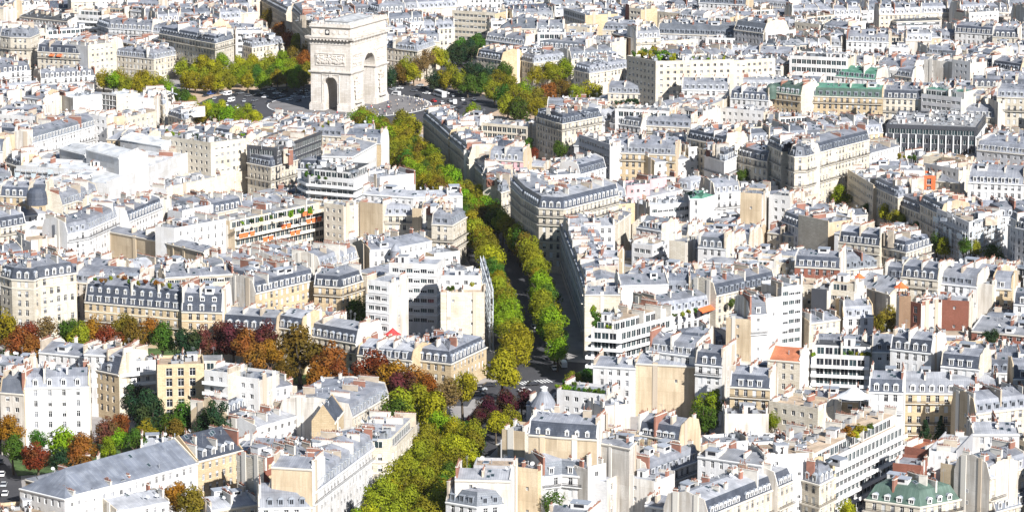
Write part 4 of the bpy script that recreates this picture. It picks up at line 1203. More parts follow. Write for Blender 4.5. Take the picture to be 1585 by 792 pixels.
# ------------------------------------------------------------------ settle the heights so that every front that shows does show
def place(s): s['poly'] = [at(x, y, s['h'] if s['roof'] in 'MDGZ' else s['h']+0.8) for x, y in s['px']]
def relax(rounds):
    best = None; cam0 = Vector((0, 0, CAM_H)); h0 = [s['h'] for s in SPECS]; trees_ = []
    for txt, zc, kk in TREE_TXT.values():
        for ln in txt.strip().splitlines():
            it = ln.split(); r_ = float(it[2])*kk; trees_.append((float(it[0]), float(it[1]), r_, zc or r_+2.2))
    for rd in range(rounds):
        vv, ff, ow = [], [], []
        for k, s in enumerate(SPECS):
            for f in lowfaces(s):
                i = len(vv); vv.extend(f); ff.append(tuple(range(i, i+len(f)))); ow.append(k)
        bv = BVHTree.FromPolygons([Vector(p) for p in vv], ff); dh = [0.0]*len(SPECS); bad = 0
        for k, s in enumerate(SPECS):
            P = s['poly']
            for i in range(len(P)-1):
                e = (P[i+1]-P[i]).normalized(); nv = Vector((e.y, -e.x, 0))
                for t in (.15, .5, .85):
                    q = P[i]+(P[i+1]-P[i])*t; y0 = pix(q.x, q.y, s['h'])[1]; m = q.length/FPX
                    for f in (.06, .45, .85):
                        z = s['h']-.3-max(0.0, min(s['low'], 790)-y0)*f*m
                        if z < 1: continue
                        p = Vector((q.x, q.y, z)); d = cam0-p; L = d.length; d /= L
                        if d.dot(nv) < 0.02 or not in_view(p, 0): continue
                        h_ = bv.ray_cast(p+d*.5, d, L)
                        if h_[2] is None or ow[h_[2]] == k: continue
                        dh[ow[h_[2]]] -= .5; dh[k] += .35; bad += 1
        for x, y, r_, z in trees_:
            u = (x-792.5)/FPX; v = (396.0-y)/FPX; d = Vector((u, CP+v*SP, -SP+v*CP)); t_tree = (z-CAM_H)/d.z
            hp, _, fi_, _ = bv.ray_cast(cam0, d)
            pt = Vector((d.x*t_tree, d.y*t_tree))
            if hp is not None and (hp-cam0).length/d.length < t_tree:
                t2 = (hp-cam0).length/d.length-(r_*.8+.8)/math.hypot(d.x, d.y); zc = CAM_H+d.z*t2; pt = Vector((d.x*t2, d.y*t2))
                if zc > z+5: dh[ow[fi_]] -= 1.2; bad += 1
                elif zc < 3: dh[ow[fi_]] += 1.2; bad += 1
            for k, s in enumerate(SPECS):
                if (s['poly'][0]-pt).length < 70 and inside(s, pt): dh[k] -= 1.0; bad += 1
        if best is None or bad < best[0]: best = (bad, [s['h'] for s in SPECS])
        st = 1.0*(1-rd/rounds)+.15
        for k, s in enumerate(SPECS):
            if dh[k] and not s.get('lock'): s['h'] = max(7.0, h0[k]-5, min(h0[k]+5, 33.0, s['h']+st*max(-1, min(1, dh[k]*.5)))); place(s)
    for s, h in zip(SPECS, best[1]): s['h'] = h; place(s)
    print('fronts still covered', best[0])
def inside(s, p):
    P = s['poly']; B_ = offset_poly(P, s['d'])
    for i in range(len(P)-1):
        q = [P[i], P[i+1], B_[i+1], B_[i]]
        if all((q[(k+1) % 4]-q[k]).cross(p-q[k]) > 0 for k in range(4)): return True
    return False
relax(15)
# ------------------------------------------------------------------ open ground
ARC = at(541, 163, 0)
AV_L = [at(x, y, 9.5) for x, y in ((556, 184), (596, 216), (640, 262), (672, 290), (714, 328), (744, 366), (762, 408), (776, 450), (788, 500), (798, 548))]
AV_R = [at(x, y, 9.5) for x, y in ((622, 196), (652, 236), (700, 280), (742, 312), (772, 338), (800, 366), (826, 396), (838, 440), (848, 488), (862, 534))]
LO_L = [at(x, y, 9.5) for x, y in ((560, 800), (590, 772), (625, 735), (660, 692), (684, 656))]
LO_R = [at(x, y, 9.5) for x, y in ((640, 812), (668, 776), (694, 742), (718, 704), (734, 662))]
X0, Y0, NX, NY = -520, 800, 1040, 1700
OCC = np.zeros((NX, NY), dtype=np.uint8)
def stamp(quad, val=1, test=False):
    xs = [p[0] for p in quad]; ys = [p[1] for p in quad]
    i0, i1 = max(0, int(min(xs)-X0)), min(NX, int(max(xs)-X0)+2); j0, j1 = max(0, int(min(ys)-Y0)), min(NY, int(max(ys)-Y0)+2)
    if i1 <= i0 or j1 <= j0: return 1.0 if test else None
    gx, gy = np.meshgrid(np.arange(i0, i1)+X0+.5, np.arange(j0, j1)+Y0+.5, indexing='ij')
    ins = np.ones(gx.shape, bool); n = len(quad)
    area = sum(quad[k][0]*quad[(k+1) % n][1]-quad[(k+1) % n][0]*quad[k][1] for k in range(n))
    sg = 1 if area > 0 else -1
    for k in range(n):
        a, c = quad[k], quad[(k+1) % n]
        ins &= sg*((c[0]-a[0])*(gy-a[1])-(c[1]-a[1])*(gx-a[0])) >= 0
    sub = OCC[i0:i1, j0:j1]
    if test: return float((sub[ins] > 0).sum())/max(1, ins.sum())
    sub[ins] = np.maximum(sub[ins], val)
def corridor(pts, half):
    for a, c in zip(pts, pts[1:]):
        d = (c-a).normalized(); n = Vector((-d.y, d.x)); a2 = a-d*3; c2 = c+d*3
        stamp([a2+n*half, c2+n*half, c2-n*half, a2-n*half])
for s in SPECS:
    bk = offset_poly(s['poly'], s['d']+0.5); fr = offset_poly(s['poly'], -0.8)
    for i in range(len(fr)-1): stamp([fr[i], fr[i+1], bk[i+1], bk[i]])
gx, gy = np.meshgrid(np.arange(NX)+X0, np.arange(NY)+Y0, indexing='ij')
OCC[(gx-ARC.x)**2+(gy-ARC.y)**2 < 128**2] = 1
for q in (AV_L, AV_R): corridor(q, 9.5)
corridor([(a+c)/2 for a, c in zip(AV_L, AV_R)], 9)
for q in (LO_L, LO_R): corridor(q, 8)
OPEN = {   # streets and gardens kept free (photo pixel, height)
    'square': ([(0, 540), (110, 545), (240, 545), (340, 552), (440, 575), (560, 596), (700, 620)], 20),
    'crossing': ([(700, 620), (740, 615), (800, 610), (850, 596), (862, 575)], 20),
    'west_garden': ([(20, 720), (110, 715), (190, 690), (290, 668)], 16),
    'west_street': ([(4, 690), (14, 800)], 5),
    'east_street': ([(1290, 306), (1360, 340), (1450, 385), (1560, 405)], 8),
    'arch_avenue_left': ([(470, 120), (440, 60), (430, 20), (424, -10)], 9),
    'north_avenue': ([(700, 110), (740, 75), (760, 55)], 8),
    'conifer_court': ([(1415, 672), (1475, 672)], 9),
    'tall_tree_court': ([(1080, 660), (1110, 655)], 7),
    'lower_court': ([(845, 792), (900, 795)], 6),
    'roundabout_right_garden': ([(760, 140), (830, 160), (900, 150), (925, 140)], 24)}
for k, (pp, hw) in OPEN.items(): corridor([at(x, y, 0) for x, y in pp], hw)
# views that stay open: x range in the photo, lowest visible pixel row
CLEAR = [(s['px'][0][0]-3, s['px'][-1][0]+3, s['low'], None, s) for s in SPECS]
for x0, x1, low, Rg in ((262, 545, 176, 1800), (545, 660, 178, 1800), (660, 770, 176, 1800), (150, 275, 142, 1790), (275, 300, 150, 1790), (770, 840, 186, 1800), (840, 930, 150, 1800), (690, 760, 110, 1900), (410, 480, 110, 1950),
                        (0, 60, 545, 1120), (60, 130, 535, 1120), (130, 345, 545, 1120), (345, 480, 585, 1100), (480, 700, 618, 1085), (0, 60, 720, 1010), (60, 190, 705, 1020), (190, 340, 668, 1050),
                        (560, 700, 800, 940), (640, 760, 700, 1000), (600, 760, 650, 1060), (735, 810, 668, 1060), (735, 870, 608, 1095), (640, 700, 260, 1500), (700, 800, 345, 1370), (735, 870, 560, 1120),
                        (1290, 1320, 312, 1425), (1355, 1400, 348, 1375), (1440, 1560, 402, 1310), (1345, 1390, 510, 1185), (1400, 1470, 690, 1012), (1074, 1120, 660, 1045), (1140, 1180, 282, 1475), (840, 890, 242, 1550), (535, 575, 500, 1200), (300, 400, 188, 1690)):
    CLEAR.append((x0, x1, low, Rg, None))
CL = [(x0, x1, low, (Rg if Rg else min(p.length for p in s['poly'])), s) for x0, x1, low, Rg, s in CLEAR]
def max_height(quad, rtop):
    """highest eave that leaves the open views free"""
    pts = [pix(p[0], p[1], 12) for p in quad]; a, c = min(p[0] for p in pts), max(p[0] for p in pts)
    far = max(Vector(p[:2]).length for p in quad); fy = max(p[1] for p in quad); lim = 40.0
    for x0, x1, low, Rg, s in CL:
        if c < x0+2 or a > x1-2: continue
        if s is None:
            if far > Rg+4: continue
        else:
            cx = Vector(((quad[0][0]+quad[2][0])/2, (quad[0][1]+quad[2][1])/2)); front = False
            for (A, B_), (pa, pb) in zip(zip(s['poly'], s['poly'][1:]), zip(s['px'], s['px'][1:])):
                if c < pa[0]+2 or a > pb[0]-2: continue
                if (cx-A).cross(B_-A) > 0: front = True
            if not front or cx.length > Rg+60: continue
        # height at which the far edge of the roof projects on row `low`
        v = (396.0-low)/FPX
        dy = CP+v*SP; dz = -SP+v*CP
        z = CAM_H+dz/dy*fy
        lim = min(lim, z-rtop)
    return lim
# ------------------------------------------------------------------ the rest of the quarter
dirs = [((s['poly'][0]+s['poly'][-1])/2, (max(zip(s['poly'], s['poly'][1:]), key=lambda e: (e[1]-e[0]).length))) for s in SPECS]
dirs = [(c, math.atan2((e[1]-e[0]).y, (e[1]-e[0]).x)) for c, e in dirs]
DXY = np.array([(c.x, c.y) for c, a in dirs])
def local_angle(p):
    dd = (DXY[:, 0]-p.x)**2+(DXY[:, 1]-p.y)**2
    return dirs[int(rnd.choice(np.argpartition(dd, 3)[:3]))][1]
nfill = 0
def filler(A, e, L, d, near, hbase, style=None):
    """one ordinary house with its front from A along e; returns its spec or None"""
    global nfill
    n = Vector((-e.y, e.x)); q = [A, A+e*L, A+e*L+n*d, A+n*d]
    qq = [A+e*.5-n*.6, A+e*(L+.4)-n*.6, A+e*(L+.4)+n*(d+.6), A+e*.5+n*(d+.6)]
    for u_ in (.1, .5, .9):
        for w_ in (.1, .5, .9):
            c_ = A+e*(L*u_)+n*(d*w_); i_, j_ = int(c_.x-X0), int(c_.y-Y0)
            if not (0 <= i_ < NX and 0 <= j_ < NY) or OCC[i_, j_]: return None
    if stamp(qq, test=True) > 0.015: return None
    t = rnd.random(); Rr = A.length
    roof = 'M' if t < 0.50 else 'Z' if t < 0.66 else 'F' if t < 0.85 else 'T' if t < 0.92 else 'G'
    if style and rnd.random() < .6: roof = style
    rtop = {'M': 4.6, 'Z': 2.2, 'F': 1.0, 'T': 3.4, 'G': 4.5}[roof]
    h = min(hbase, max_height(q, rtop))
    if h < 8 and roof in 'MTG': roof = 'Z'; h = min(hbase, max_height(q, 2.0))
    if h < 3.6: return None
    far_w = Rr > 1550
    wall = rnd.choices('WCObGBR', (7, 5, 1.2, 1.3, .8, .8, .2) if not far_w else (9, 5, .8, 1.3, .8, .4, .2))[0]
    rc = {'M': rnd.choices('ZSskz', (3, 5, 3, 2, 1) if not far_w else (4, 2.6, 2.6, 1.4, 2))[0], 'Z': rnd.choices('Zzk', (4, 3.4, 1))[0], 'F': rnd.choices('zGTKNZ', (3, 1.6, 1.2, .5, 1.6, 2))[0],
          'T': rnd.choices('GTz', (2, 2, 2))[0], 'G': rnd.choices('ZsS', (4, 2, 2))[0]}[roof]
    s = dict(poly=[q[0], q[1]], px=[pix(q[0].x, q[0].y, h), pix(q[1].x, q[1].y, h)], h=h, d=d, roof=roof, wall=wall, rc=rc, low=0, label=None,
             ends=rnd.choice(('ff', 'ff', 'pf', 'fp', 'pp')), seed=rnd.randrange(10**6), hero=False, name=NAMES[roof] if roof != 'M' else MN[rc],
             win={'M': rnd.choice('ttl'), 'Z': rnd.choice('lsl'), 'F': rnd.choice('ssbqll'), 'T': rnd.choice('bg'), 'G': 'l'}[roof])
    if wall in 'Bb' and rnd.random() < .45: s['win'] = rnd.choice('nq')
    if roof == 'M': s['dorm'] = rnd.choice(('triw', 'arcw', 'flatw', 'flatd', 'arcd', 'arcz', 'flatz')); s['bal'] = rnd.choice(((), (), (0,), (1,)))
    if roof == 'T': s['slab'] = rnd.choice(((0,), (0, 1, 2), ()))
    if roof == 'G': s['dorm'] = rnd.choice((None, 'small'))
    s['pw'] = rnd.choice('bbWBCCb')
    stamp(q); SPECS.append(s); nfill += 1
    return s
Rr = 836.0
while Rr < 2330:
    step = 13+(Rr-836)*0.006
    half = Rr*0.172+14
    x = -half+rnd.uniform(0, 10)
    while x < half:
        p = Vector((x, math.sqrt(max(1, Rr*Rr-x*x))+rnd.uniform(-4, 4)))
        ang = local_angle(p)
        if abs(math.cos(ang)) < 0.5: ang = ang+math.pi/2*(1 if math.sin(ang) < 0 else -1)
        ang += rnd.gauss(0, 0.05)
        far = Rr > 1750; e = Vector((math.cos(ang), math.sin(ang)))
        for L, d in ((rnd.uniform(18, 32), rnd.uniform(11, 15)), (rnd.uniform(13, 19), rnd.uniform(10, 13)), (rnd.uniform(9, 12), rnd.uniform(8, 10))):
            if far and L < 12: continue
            hb = rnd.gauss(19.0, 2.4)
            s = filler(p-e*L/2, e, L, d, Rr, hb)
            if not s: continue
            for k in range(4):          # the terrace goes on along the street
                A = s['poly'][1]+e*.04+Vector((-e.y, e.x))*rnd.uniform(-.5, .5)
                s['ends'] = s['ends'][0]+'p'
                s = filler(A, e, rnd.uniform(13, 28), d+rnd.uniform(-1.5, 1.5), Rr, hb+rnd.uniform(-1.8, 1.8), 'M' if s['roof'] == 'M' else None)
                if not s: break
                s['ends'] = 'p'+s['ends'][1]
            break
        x += rnd.uniform(5, 9)
    Rr += step*0.5
print('buildings', len(SPECS), 'filler', nfill)
# ------------------------------------------------------------------ ground, roundabout, avenue
def sheet(name, pts, z, mat, kind='structure', parent=None):
    m = MB(); m.face([(p[0], p[1], z) for p in pts]); o = link(name, m.mesh(name, [mat]), parent)
    return tag(o, kind=kind) if parent is None else o
def ring(cx, cy, r0, r1, z0, z1, n=72):
    m = MB(); T = [2*math.pi*k/n for k in range(n+1)]
    for a, c in zip(T, T[1:]):
        p = lambda r, t, z: (cx+r*math.cos(t), cy+r*math.sin(t), z)
        if r0 > 0: m.face([p(r0, a, z1), p(r1, a, z1), p(r1, c, z1), p(r0, c, z1)]); m.face([p(r0, c, z0), p(r0, a, z0), p(r0, a, z1), p(r0, c, z1)][::-1])
        else: m.face([(cx, cy, z1), p(r1, a, z1), p(r1, c, z1)])
        m.face([p(r1, a, z0), p(r1, c, z0), p(r1, c, z1), p(r1, a, z1)])
    return m
sheet('ground', [(-3200, -200), (3200, -200), (3200, 5200), (-3200, 5200)], 0.0, SIDEW)
tag(link('roundabout_road', ring(ARC.x, ARC.y, 0, 78, -0.05, 0.02).mesh('roundabout_road', [ASPH])), kind='structure')
tag(link('arch_plaza', ring(ARC.x, ARC.y, 0, 42, 0.0, 0.16).mesh('arch_plaza', [PAVE])), kind='structure')
tag(link('roundabout_pavement', ring(ARC.x, ARC.y, 78.2, 104, 0.0, 0.14).mesh('roundabout_pavement', [SAND])), kind='structure')
tag(link('plaza_kerb_line', ring(ARC.x, ARC.y, 41.6, 42.2, 0.1, 0.20).mesh('plaza_kerb_line', [WHITE])), kind='structure')
def road(name, pts, half, z, mat, h=0.0):
    L = offset_poly(pts, half); Rr_ = offset_poly(pts, -half); m = MB()
    for i in range(len(pts)-1):
        m.face([(Rr_[i].x, Rr_[i].y, z), (Rr_[i+1].x, Rr_[i+1].y, z), (L[i+1].x, L[i+1].y, z), (L[i].x, L[i].y, z)])
        if h:
            for e, sg in ((L, 1), (Rr_, -1)):
                q = [(e[i].x, e[i].y, z-h), (e[i+1].x, e[i+1].y, z-h), (e[i+1].x, e[i+1].y, z), (e[i].x, e[i].y, z)]
                m.face(q if sg < 0 else q[::-1])
    return tag(link(name, m.mesh(name, [mat])), kind='structure')
AV_C = [(a+c)/2 for a, c in zip(AV_L, AV_R)]
road('avenue_road', AV_C+[at(838, 590, 0)], 12.0, 0.012, ASPH)
LO_C = [(a+c)/2 for a, c in zip(LO_L, LO_R)]
road('lower_avenue_road', LO_C+[at(800, 612, 0), at(850, 588, 0)], 9.0, 0.016, ASPH)
road('crossing_road', [at(735, 606, 0), at(800, 598, 0), at(862, 584, 0), at(890, 560, 0)], 9.5, 0.020, ASPH)
road('square_road', [at(0, 552, 0), at(110, 556, 0), at(240, 556, 0), at(340, 562, 0), at(440, 586, 0), at(560, 606, 0), at(735, 612, 0)], 15, 0.008, ASPH)
road('square_garden', [at(0, 545, 0), at(110, 548, 0), at(240, 548, 0), at(340, 556, 0), at(440, 578, 0), at(560, 598, 0), at(660, 614, 0)], 9, 0.14, GRASS, 0.14)
road('west_street', [at(-2, 670, 0), at(4, 720, 0), at(12, 812, 0)], 5.0, 0.010, ASPH)
road('west_garden', [at(20, 722, 0), at(110, 716, 0), at(190, 692, 0), at(300, 668, 0)], 11, 0.13, GRASS, 0.13)
road('east_street', [at(1290, 306, 0), at(1360, 340, 0), at(1450, 385, 0), at(1570, 408, 0)], 8, 0.010, ASPH)
road('north_avenue', [at(x, y, 0) for x, y in ((470, 130), (440, 66), (430, 20), (424, -14))], 10, 0.030, ASPH)
road('north_east_avenue', [at(x, y, 0) for x, y in ((690, 122), (740, 76), (764, 50))], 9, 0.030, ASPH)
# zebra stripes at the crossing
za, zb = at(806, 593, 0), at(858, 588, 0); e = (zb-za).normalized(); n_ = Vector((-e.y, e.x))
zr = tag(empty('zebra_crossing', (za.x, za.y, 0.03)), kind='structure')
zm = MB(); zm.face([(-.28, -2.4, 0), (.28, -2.4, 0), (.28, 2.4, 0), (-.28, 2.4, 0)]); zme = zm.mesh('stripe', [WHITE])
for k in range(int((zb-za).length/1.15)):
    q = e*(k*1.15); link('stripe', zme, zr, (q.x, q.y, 0), math.atan2(e.y, e.x))
# ------------------------------------------------------------------ the triumphal arch
def icos(b, c, r, m=0, seed=0):
    """small faceted ellipsoid"""
    n, k = 6, 4; rows = []
    for i in range(k+1):
        t = math.pi*i/k; rr = math.sin(t)
        rows.append([(c[0]+r[0]*rr*math.cos(2*math.pi*j/n), c[1]+r[1]*rr*math.sin(2*math.pi*j/n), c[2]-r[2]*math.cos(t)) for j in range(n)])
    for i in range(k):
        for j in range(n):
            jj = (j+1) % n
            if i == 0: b.face([rows[0][0], rows[1][jj], rows[1][j]][::-1], m)
            elif i == k-1: b.face([rows[i][j], rows[i][jj], rows[k][0]], m)
            else: b.face([rows[i][j], rows[i][jj], rows[i+1][jj], rows[i+1][j]], m)
def figures(b, r, x0, x1, z0, z1, y, n, hgt, relief=0.35):
    """standing figures in relief, facing -Y"""
    for k in range(n):
        x = x0+(x1-x0)*(k+.5)/n+r.uniform(-.2, .2)*(x1-x0)/n; h = hgt*r.uniform(.8, 1.05); z = z0+r.uniform(0, max(0, z1-z0-h))
        w = h*0.17
        icos(b, (x, y, z+h*.62), (w, relief, h*.22)); icos(b, (x-w*.4, y, z+h*.24), (w*.5, relief*.8, h*.26)); icos(b, (x+w*.5, y, z+h*.24), (w*.5, relief*.8, h*.26))
        icos(b, (x+r.uniform(-.1, .1), y-relief*.3, z+h*.92), (h*.07, h*.08, h*.085))
        icos(b, (x+r.choice((-1, 1))*w*1.3, y, z+h*r.uniform(.6, .85)), (w*.9, relief*.6, h*.06))
def arch():
    W, D = 44.8, 22.2; ang = R(68.0)
    root = empty('triumphal_arch', (ARC.x, ARC.y, 0.16), ang)
    tag(root, 'huge pale stone triumphal arch standing in the middle of the roundabout', 'monument')
    Lm = WALL['L']
    def prism(w, spring, axis, ln, z0=-3):
        m = MB(); pts = [(-w/2, z0), (w/2, z0)]+[(w/2*math.cos(t), spring+w/2*math.sin(t)) for t in [math.pi*k/20 for k in range(21)]]
        A = [(p, -ln, z) if axis == 'y' else (ln, p, z) for p, z in pts]; Bq = [(p, ln, z) if axis == 'y' else (-ln, p, z) for p, z in pts]
        m.face(A); m.face(Bq[::-1])
        for i in range(len(pts)):
            j = (i+1) % len(pts); m.face([A[i], Bq[i], Bq[j], A[j]])
        me = m.mesh('cut', [Lm])
        bm = bmesh.new(); bm.from_mesh(me); bmesh.ops.remove_doubles(bm, verts=bm.verts, dist=1e-4); bmesh.ops.recalc_face_normals(bm, faces=bm.faces); bm.to_mesh(me); bm.free()
        return link('cut', me)
    m = MB(); m.box(-W/2, W/2, -D/2, D/2, 0, 33.5, 0, True); me = m.mesh('body', [Lm])
    bm = bmesh.new(); bm.from_mesh(me); bmesh.ops.remove_doubles(bm, verts=bm.verts, dist=1e-4); bm.to_mesh(me); bm.free()
    body = link('body', me)
    cuts = [prism(14.2, 20.4, 'y', 20), prism(7.2, 13.6, 'x', 40)]
    for c in cuts:
        md = body.modifiers.new('cut', 'BOOLEAN'); md.object = c; md.operation = 'DIFFERENCE'; md.solver = 'EXACT'
    dg = bpy.context.evaluated_depsgraph_get(); dg.update()
    fin = bpy.data.meshes.new_from_object(body.evaluated_get(dg))
    body.modifiers.clear(); body.data = fin
    for c in cuts: bpy.data.objects.remove(c)
    # box-projected uv
    uv = fin.uv_layers.active or fin.uv_layers.new(name='UVMap')
    for p in fin.polygons:
        for li in p.loop_indices:
            co = fin.vertices[fin.loops[li].vertex_index].co
            uv.data[li].uv = (co.x, co.z) if abs(p.normal.y) > .6 else ((co.y, co.z) if abs(p.normal.x) > .6 else (co.x, co.y))
    body.parent = root
    def part(name, fn, mats=None, smooth=False):
        b_ = MB(); fn(b_); return link(name, b_.mesh(name, mats or [Lm], smooth=smooth), root)
    def frame_box(b_, g, z0, z1): b_.box(-W/2-g, W/2+g, -D/2-g, D/2+g, z0, z1, 0, True)
    for sx in (-1, 1):
        for sy in (-1, 1):
            x0, x1 = sorted((sx*7.3, sx*(W/2+.7))); y0, y1 = sorted((sy*3.8, sy*(D/2+.7)))
            part('pier_plinth', lambda q: (q.box(x0, x1, y0, y1, -.1, 3.2), q.box(x0+.25, x1-.25, y0+.25, y1-.25, 3.2, 3.9)))
            x0, x1 = sorted((sx*6.9, sx*(W/2+.45))); y0, y1 = sorted((sy*0.0, sy*(D/2+.45)))
            part('impost_band', lambda q: (q.box(x0, x1, y0, y1, 18.9, 19.5, 0, True), q.box(x0-.5, x1+.5, y0-.5, y1+.5, 19.5, 20.1, 0, True)))
    part('architrave', lambda q: frame_box(q, .22, 33.5, 34.4))
    part('frieze', lambda q: frame_box(q, .1, 34.4, 36.0))
    part('cornice', lambda q: (frame_box(q, .8, 36.0, 36.5), frame_box(q, 1.9, 36.5, 37.3), frame_box(q, 2.2, 37.3, 37.8)))
    part('attic', lambda q: frame_box(q, -.4, 37.8, 42.0))
    part('attic_cornice', lambda q: (frame_box(q, .1, 42.0, 42.4), frame_box(q, .5, 42.4, 42.9)))
    def par(q):
        g = .25; t = .5
        q.box(-W/2-g, W/2+g, -D/2-g, -D/2-g+t, 42.9, 44.1); q.box(-W/2-g, W/2+g, D/2+g-t, D/2+g, 42.9, 44.1)
        q.box(-W/2-g, -W/2-g+t, -D/2-g+t, D/2+g-t, 42.9, 44.1); q.box(W/2+g-t, W/2+g, -D/2-g+t, D/2+g-t, 42.9, 44.1)
    part('parapet', par)
    cr = MB(); cr.box(-.4, .4, -.15, .15, 0, .4); cr.box(-.22, .22, -.15, .15, .4, .8); crm = cr.mesh('crest_palmette', [Lm])
    for k in range(22):
        link('crest_palmette', crm, root, (-W/2+1+k*(W-2)/21, -D/2-.05, 44.1))
    for k in range(11): link('crest_palmette', crm, root, (-W/2-.05, -D/2+1+k*(D-2)/10, 44.1), math.pi/2)
    def rf(q):
        x, y, z = 15, 6.5, 43.0
        q.box(-x, x, -y, y, 42.9, 44.6)
        q.face([(-x-.4, -y-.4, 44.6), (x+.4, -y-.4, 44.6), (x-4, 0, 45.9), (-x+4, 0, 45.9)]); q.face([(x+.4, y+.4, 44.6), (-x-.4, y+.4, 44.6), (-x+4, 0, 45.9), (x-4, 0, 45.9)])
        q.face([(-x-.4, y+.4, 44.6), (-x-.4, -y-.4, 44.6), (-x+4, 0, 45.9)]); q.face([(x+.4, -y-.4, 44.6), (x+.4, y+.4, 44.6), (x-4, 0, 45.9)])
    part('terrace_roof', rf, [ROOF['N']])
    # modillions under the cornice, shields on the attic
    mo = MB(); mo.box(-.36, .36, -1.7, 0, -.15, .52, 0, True); mom = mo.mesh('modillion', [Lm])
    sh = MB(); sh.cyl(0, 0, 0, .22, .95, .8, 12); shm = sh.mesh('shield', [Lm])
    for k in range(24):
        x = -W/2+.9+k*(W-1.8)/23
        link('modillion', mom, root, (x, -D/2-.2, 36.0))
    for k in range(12):
        y = -D/2+.9+k*(D-1.8)/11
        link('modillion', mom, root, (-W/2-.2, y, 36.0), -math.pi/2)
    for k in range(12):
        o = link('shield', shm, root, (-W/2+2.2+k*(W-4.4)/11, -D/2+.38, 39.9)); o.rotation_euler = (math.pi/2, 0, 0)
    for k in range(6):
        o = link('shield', shm, root, (-W/2+.38, -D/2+2.2+k*(D-4.4)/5, 39.9)); o.rotation_euler = (math.pi/2, 0, -math.pi/2)
    part('window', lambda q: (q.box(-W/2+.25, -W/2+.5, .6, 2.9, 38.4, 41.2)), [GLASS])
    r = random.Random(5)
    # narrow face: relief panel, moulded frame round the small arch
    def turned(name, fn, rz, y):
        b_ = MB(); fn(b_); o = link(name, b_.mesh(name, [Lm], smooth=False), root, (0, 0, 0), rz); return o
    def panel(q, x0, x1, z0, z1, y, n, hg):
        t = .45
        q.box(x0, x1, y-.3, y, z0, z0+t, 0, True); q.box(x0, x1, y-.3, y, z1-t, z1, 0, True); q.box(x0, x0+t, y-.3, y, z0+t, z1-t); q.box(x1-t, x1, y-.3, y, z0+t, z1-t)
        figures(q, r, x0+.7, x1-.7, z0+.6, z1-.5, y-.25, n, hg, .55)
    NX_, DY = -math.pi/2, -W/2-.01
    turned('relief_panel', lambda q: panel(q, -8.2, 8.2, 23.0, 29.4, DY, 15, 4.6), NX_, 0)
    def arch_mould(q, w, spring, y, wd, dep):
        N = 22; T = [math.pi*k/N for k in range(N+1)]; r0, r1 = w/2+.05, w/2+wd
        for a, c in zip(T, T[1:]):
            P3 = lambda rr, t, yy: (rr*math.cos(t), yy, spring+rr*math.sin(t))
            q.face([P3(r0, a, y-dep), P3(r0, c, y-dep), P3(r1, c, y-dep), P3(r1, a, y-dep)][::-1]); q.face([P3(r1, a, y-dep), P3(r1, a, y), P3(r1, c, y), P3(r1, c, y-dep)][::-1])
            q.face([P3(r0, a, y-dep), P3(r0, a, y), P3(r0, c, y), P3(r0, c, y-dep)])
        q.box(-.7, .7, y-dep-.35, y, spring+w/2-.2, spring+w/2+wd+.6, 0, True)
    turned('archivolt', lambda q: arch_mould(q, 7.2, 13.6, DY, .8, .3), NX_, 0)
    turned('arch_frame', lambda q: (q.box(-4.9, -4.5, DY-.25, DY, 3.9, 18.6), q.box(4.5, 4.9, DY-.25, DY, 3.9, 18.6), q.box(-4.9, 4.9, DY-.35, DY, 18.2, 18.7, 0, True)), NX_, 0)
    turned('frieze_figures', lambda q: figures(q, r, -10.6, 10.6, 34.45, 35.95, DY-.1, 24, 1.4, .22), NX_, 0)
    MY = -D/2-.01
    part('archivolt', lambda q: arch_mould(q, 14.2, 20.4, MY, 1.1, .35))
    part('frieze_figures', lambda q: figures(q, r, -21.8, 21.8, 34.45, 35.95, MY-.1, 46, 1.4, .22))
    for sx in (-1, 1):
        part('relief_panel', lambda q: panel(q, min(sx*9.2, sx*20.6), max(sx*9.2, sx*20.6), 22.6, 28.8, MY, 10, 4.6))
        part('spandrel_figure', lambda q: figures(q, r, min(sx*5.2, sx*8.6), max(sx*5.2, sx*8.6), 26.5, 33, MY-.1, 2, 4.6, .3))
        def grp(q):
            c = sx*14.8; q.box(c-3.8, c+3.8, MY-1.9, MY, 3.9, 5.4)
            for k in range(4): figures(q, r, c-3.4, c+3.4, 5.4+k*1.9, 9.8+k*1.9, MY-1.0+.2*k, 4-(k > 2), 4.6, .75)
            icos(q, (c, MY-.8, 15.6), (1.3, .7, 1.8)); icos(q, (c-1.9, MY-.6, 15.2), (1.9, .4, .8)); icos(q, (c+1.9, MY-.6, 15.5), (1.9, .4, .8))
        part('sculpture_group', grp)
    return root
ARCH = arch()
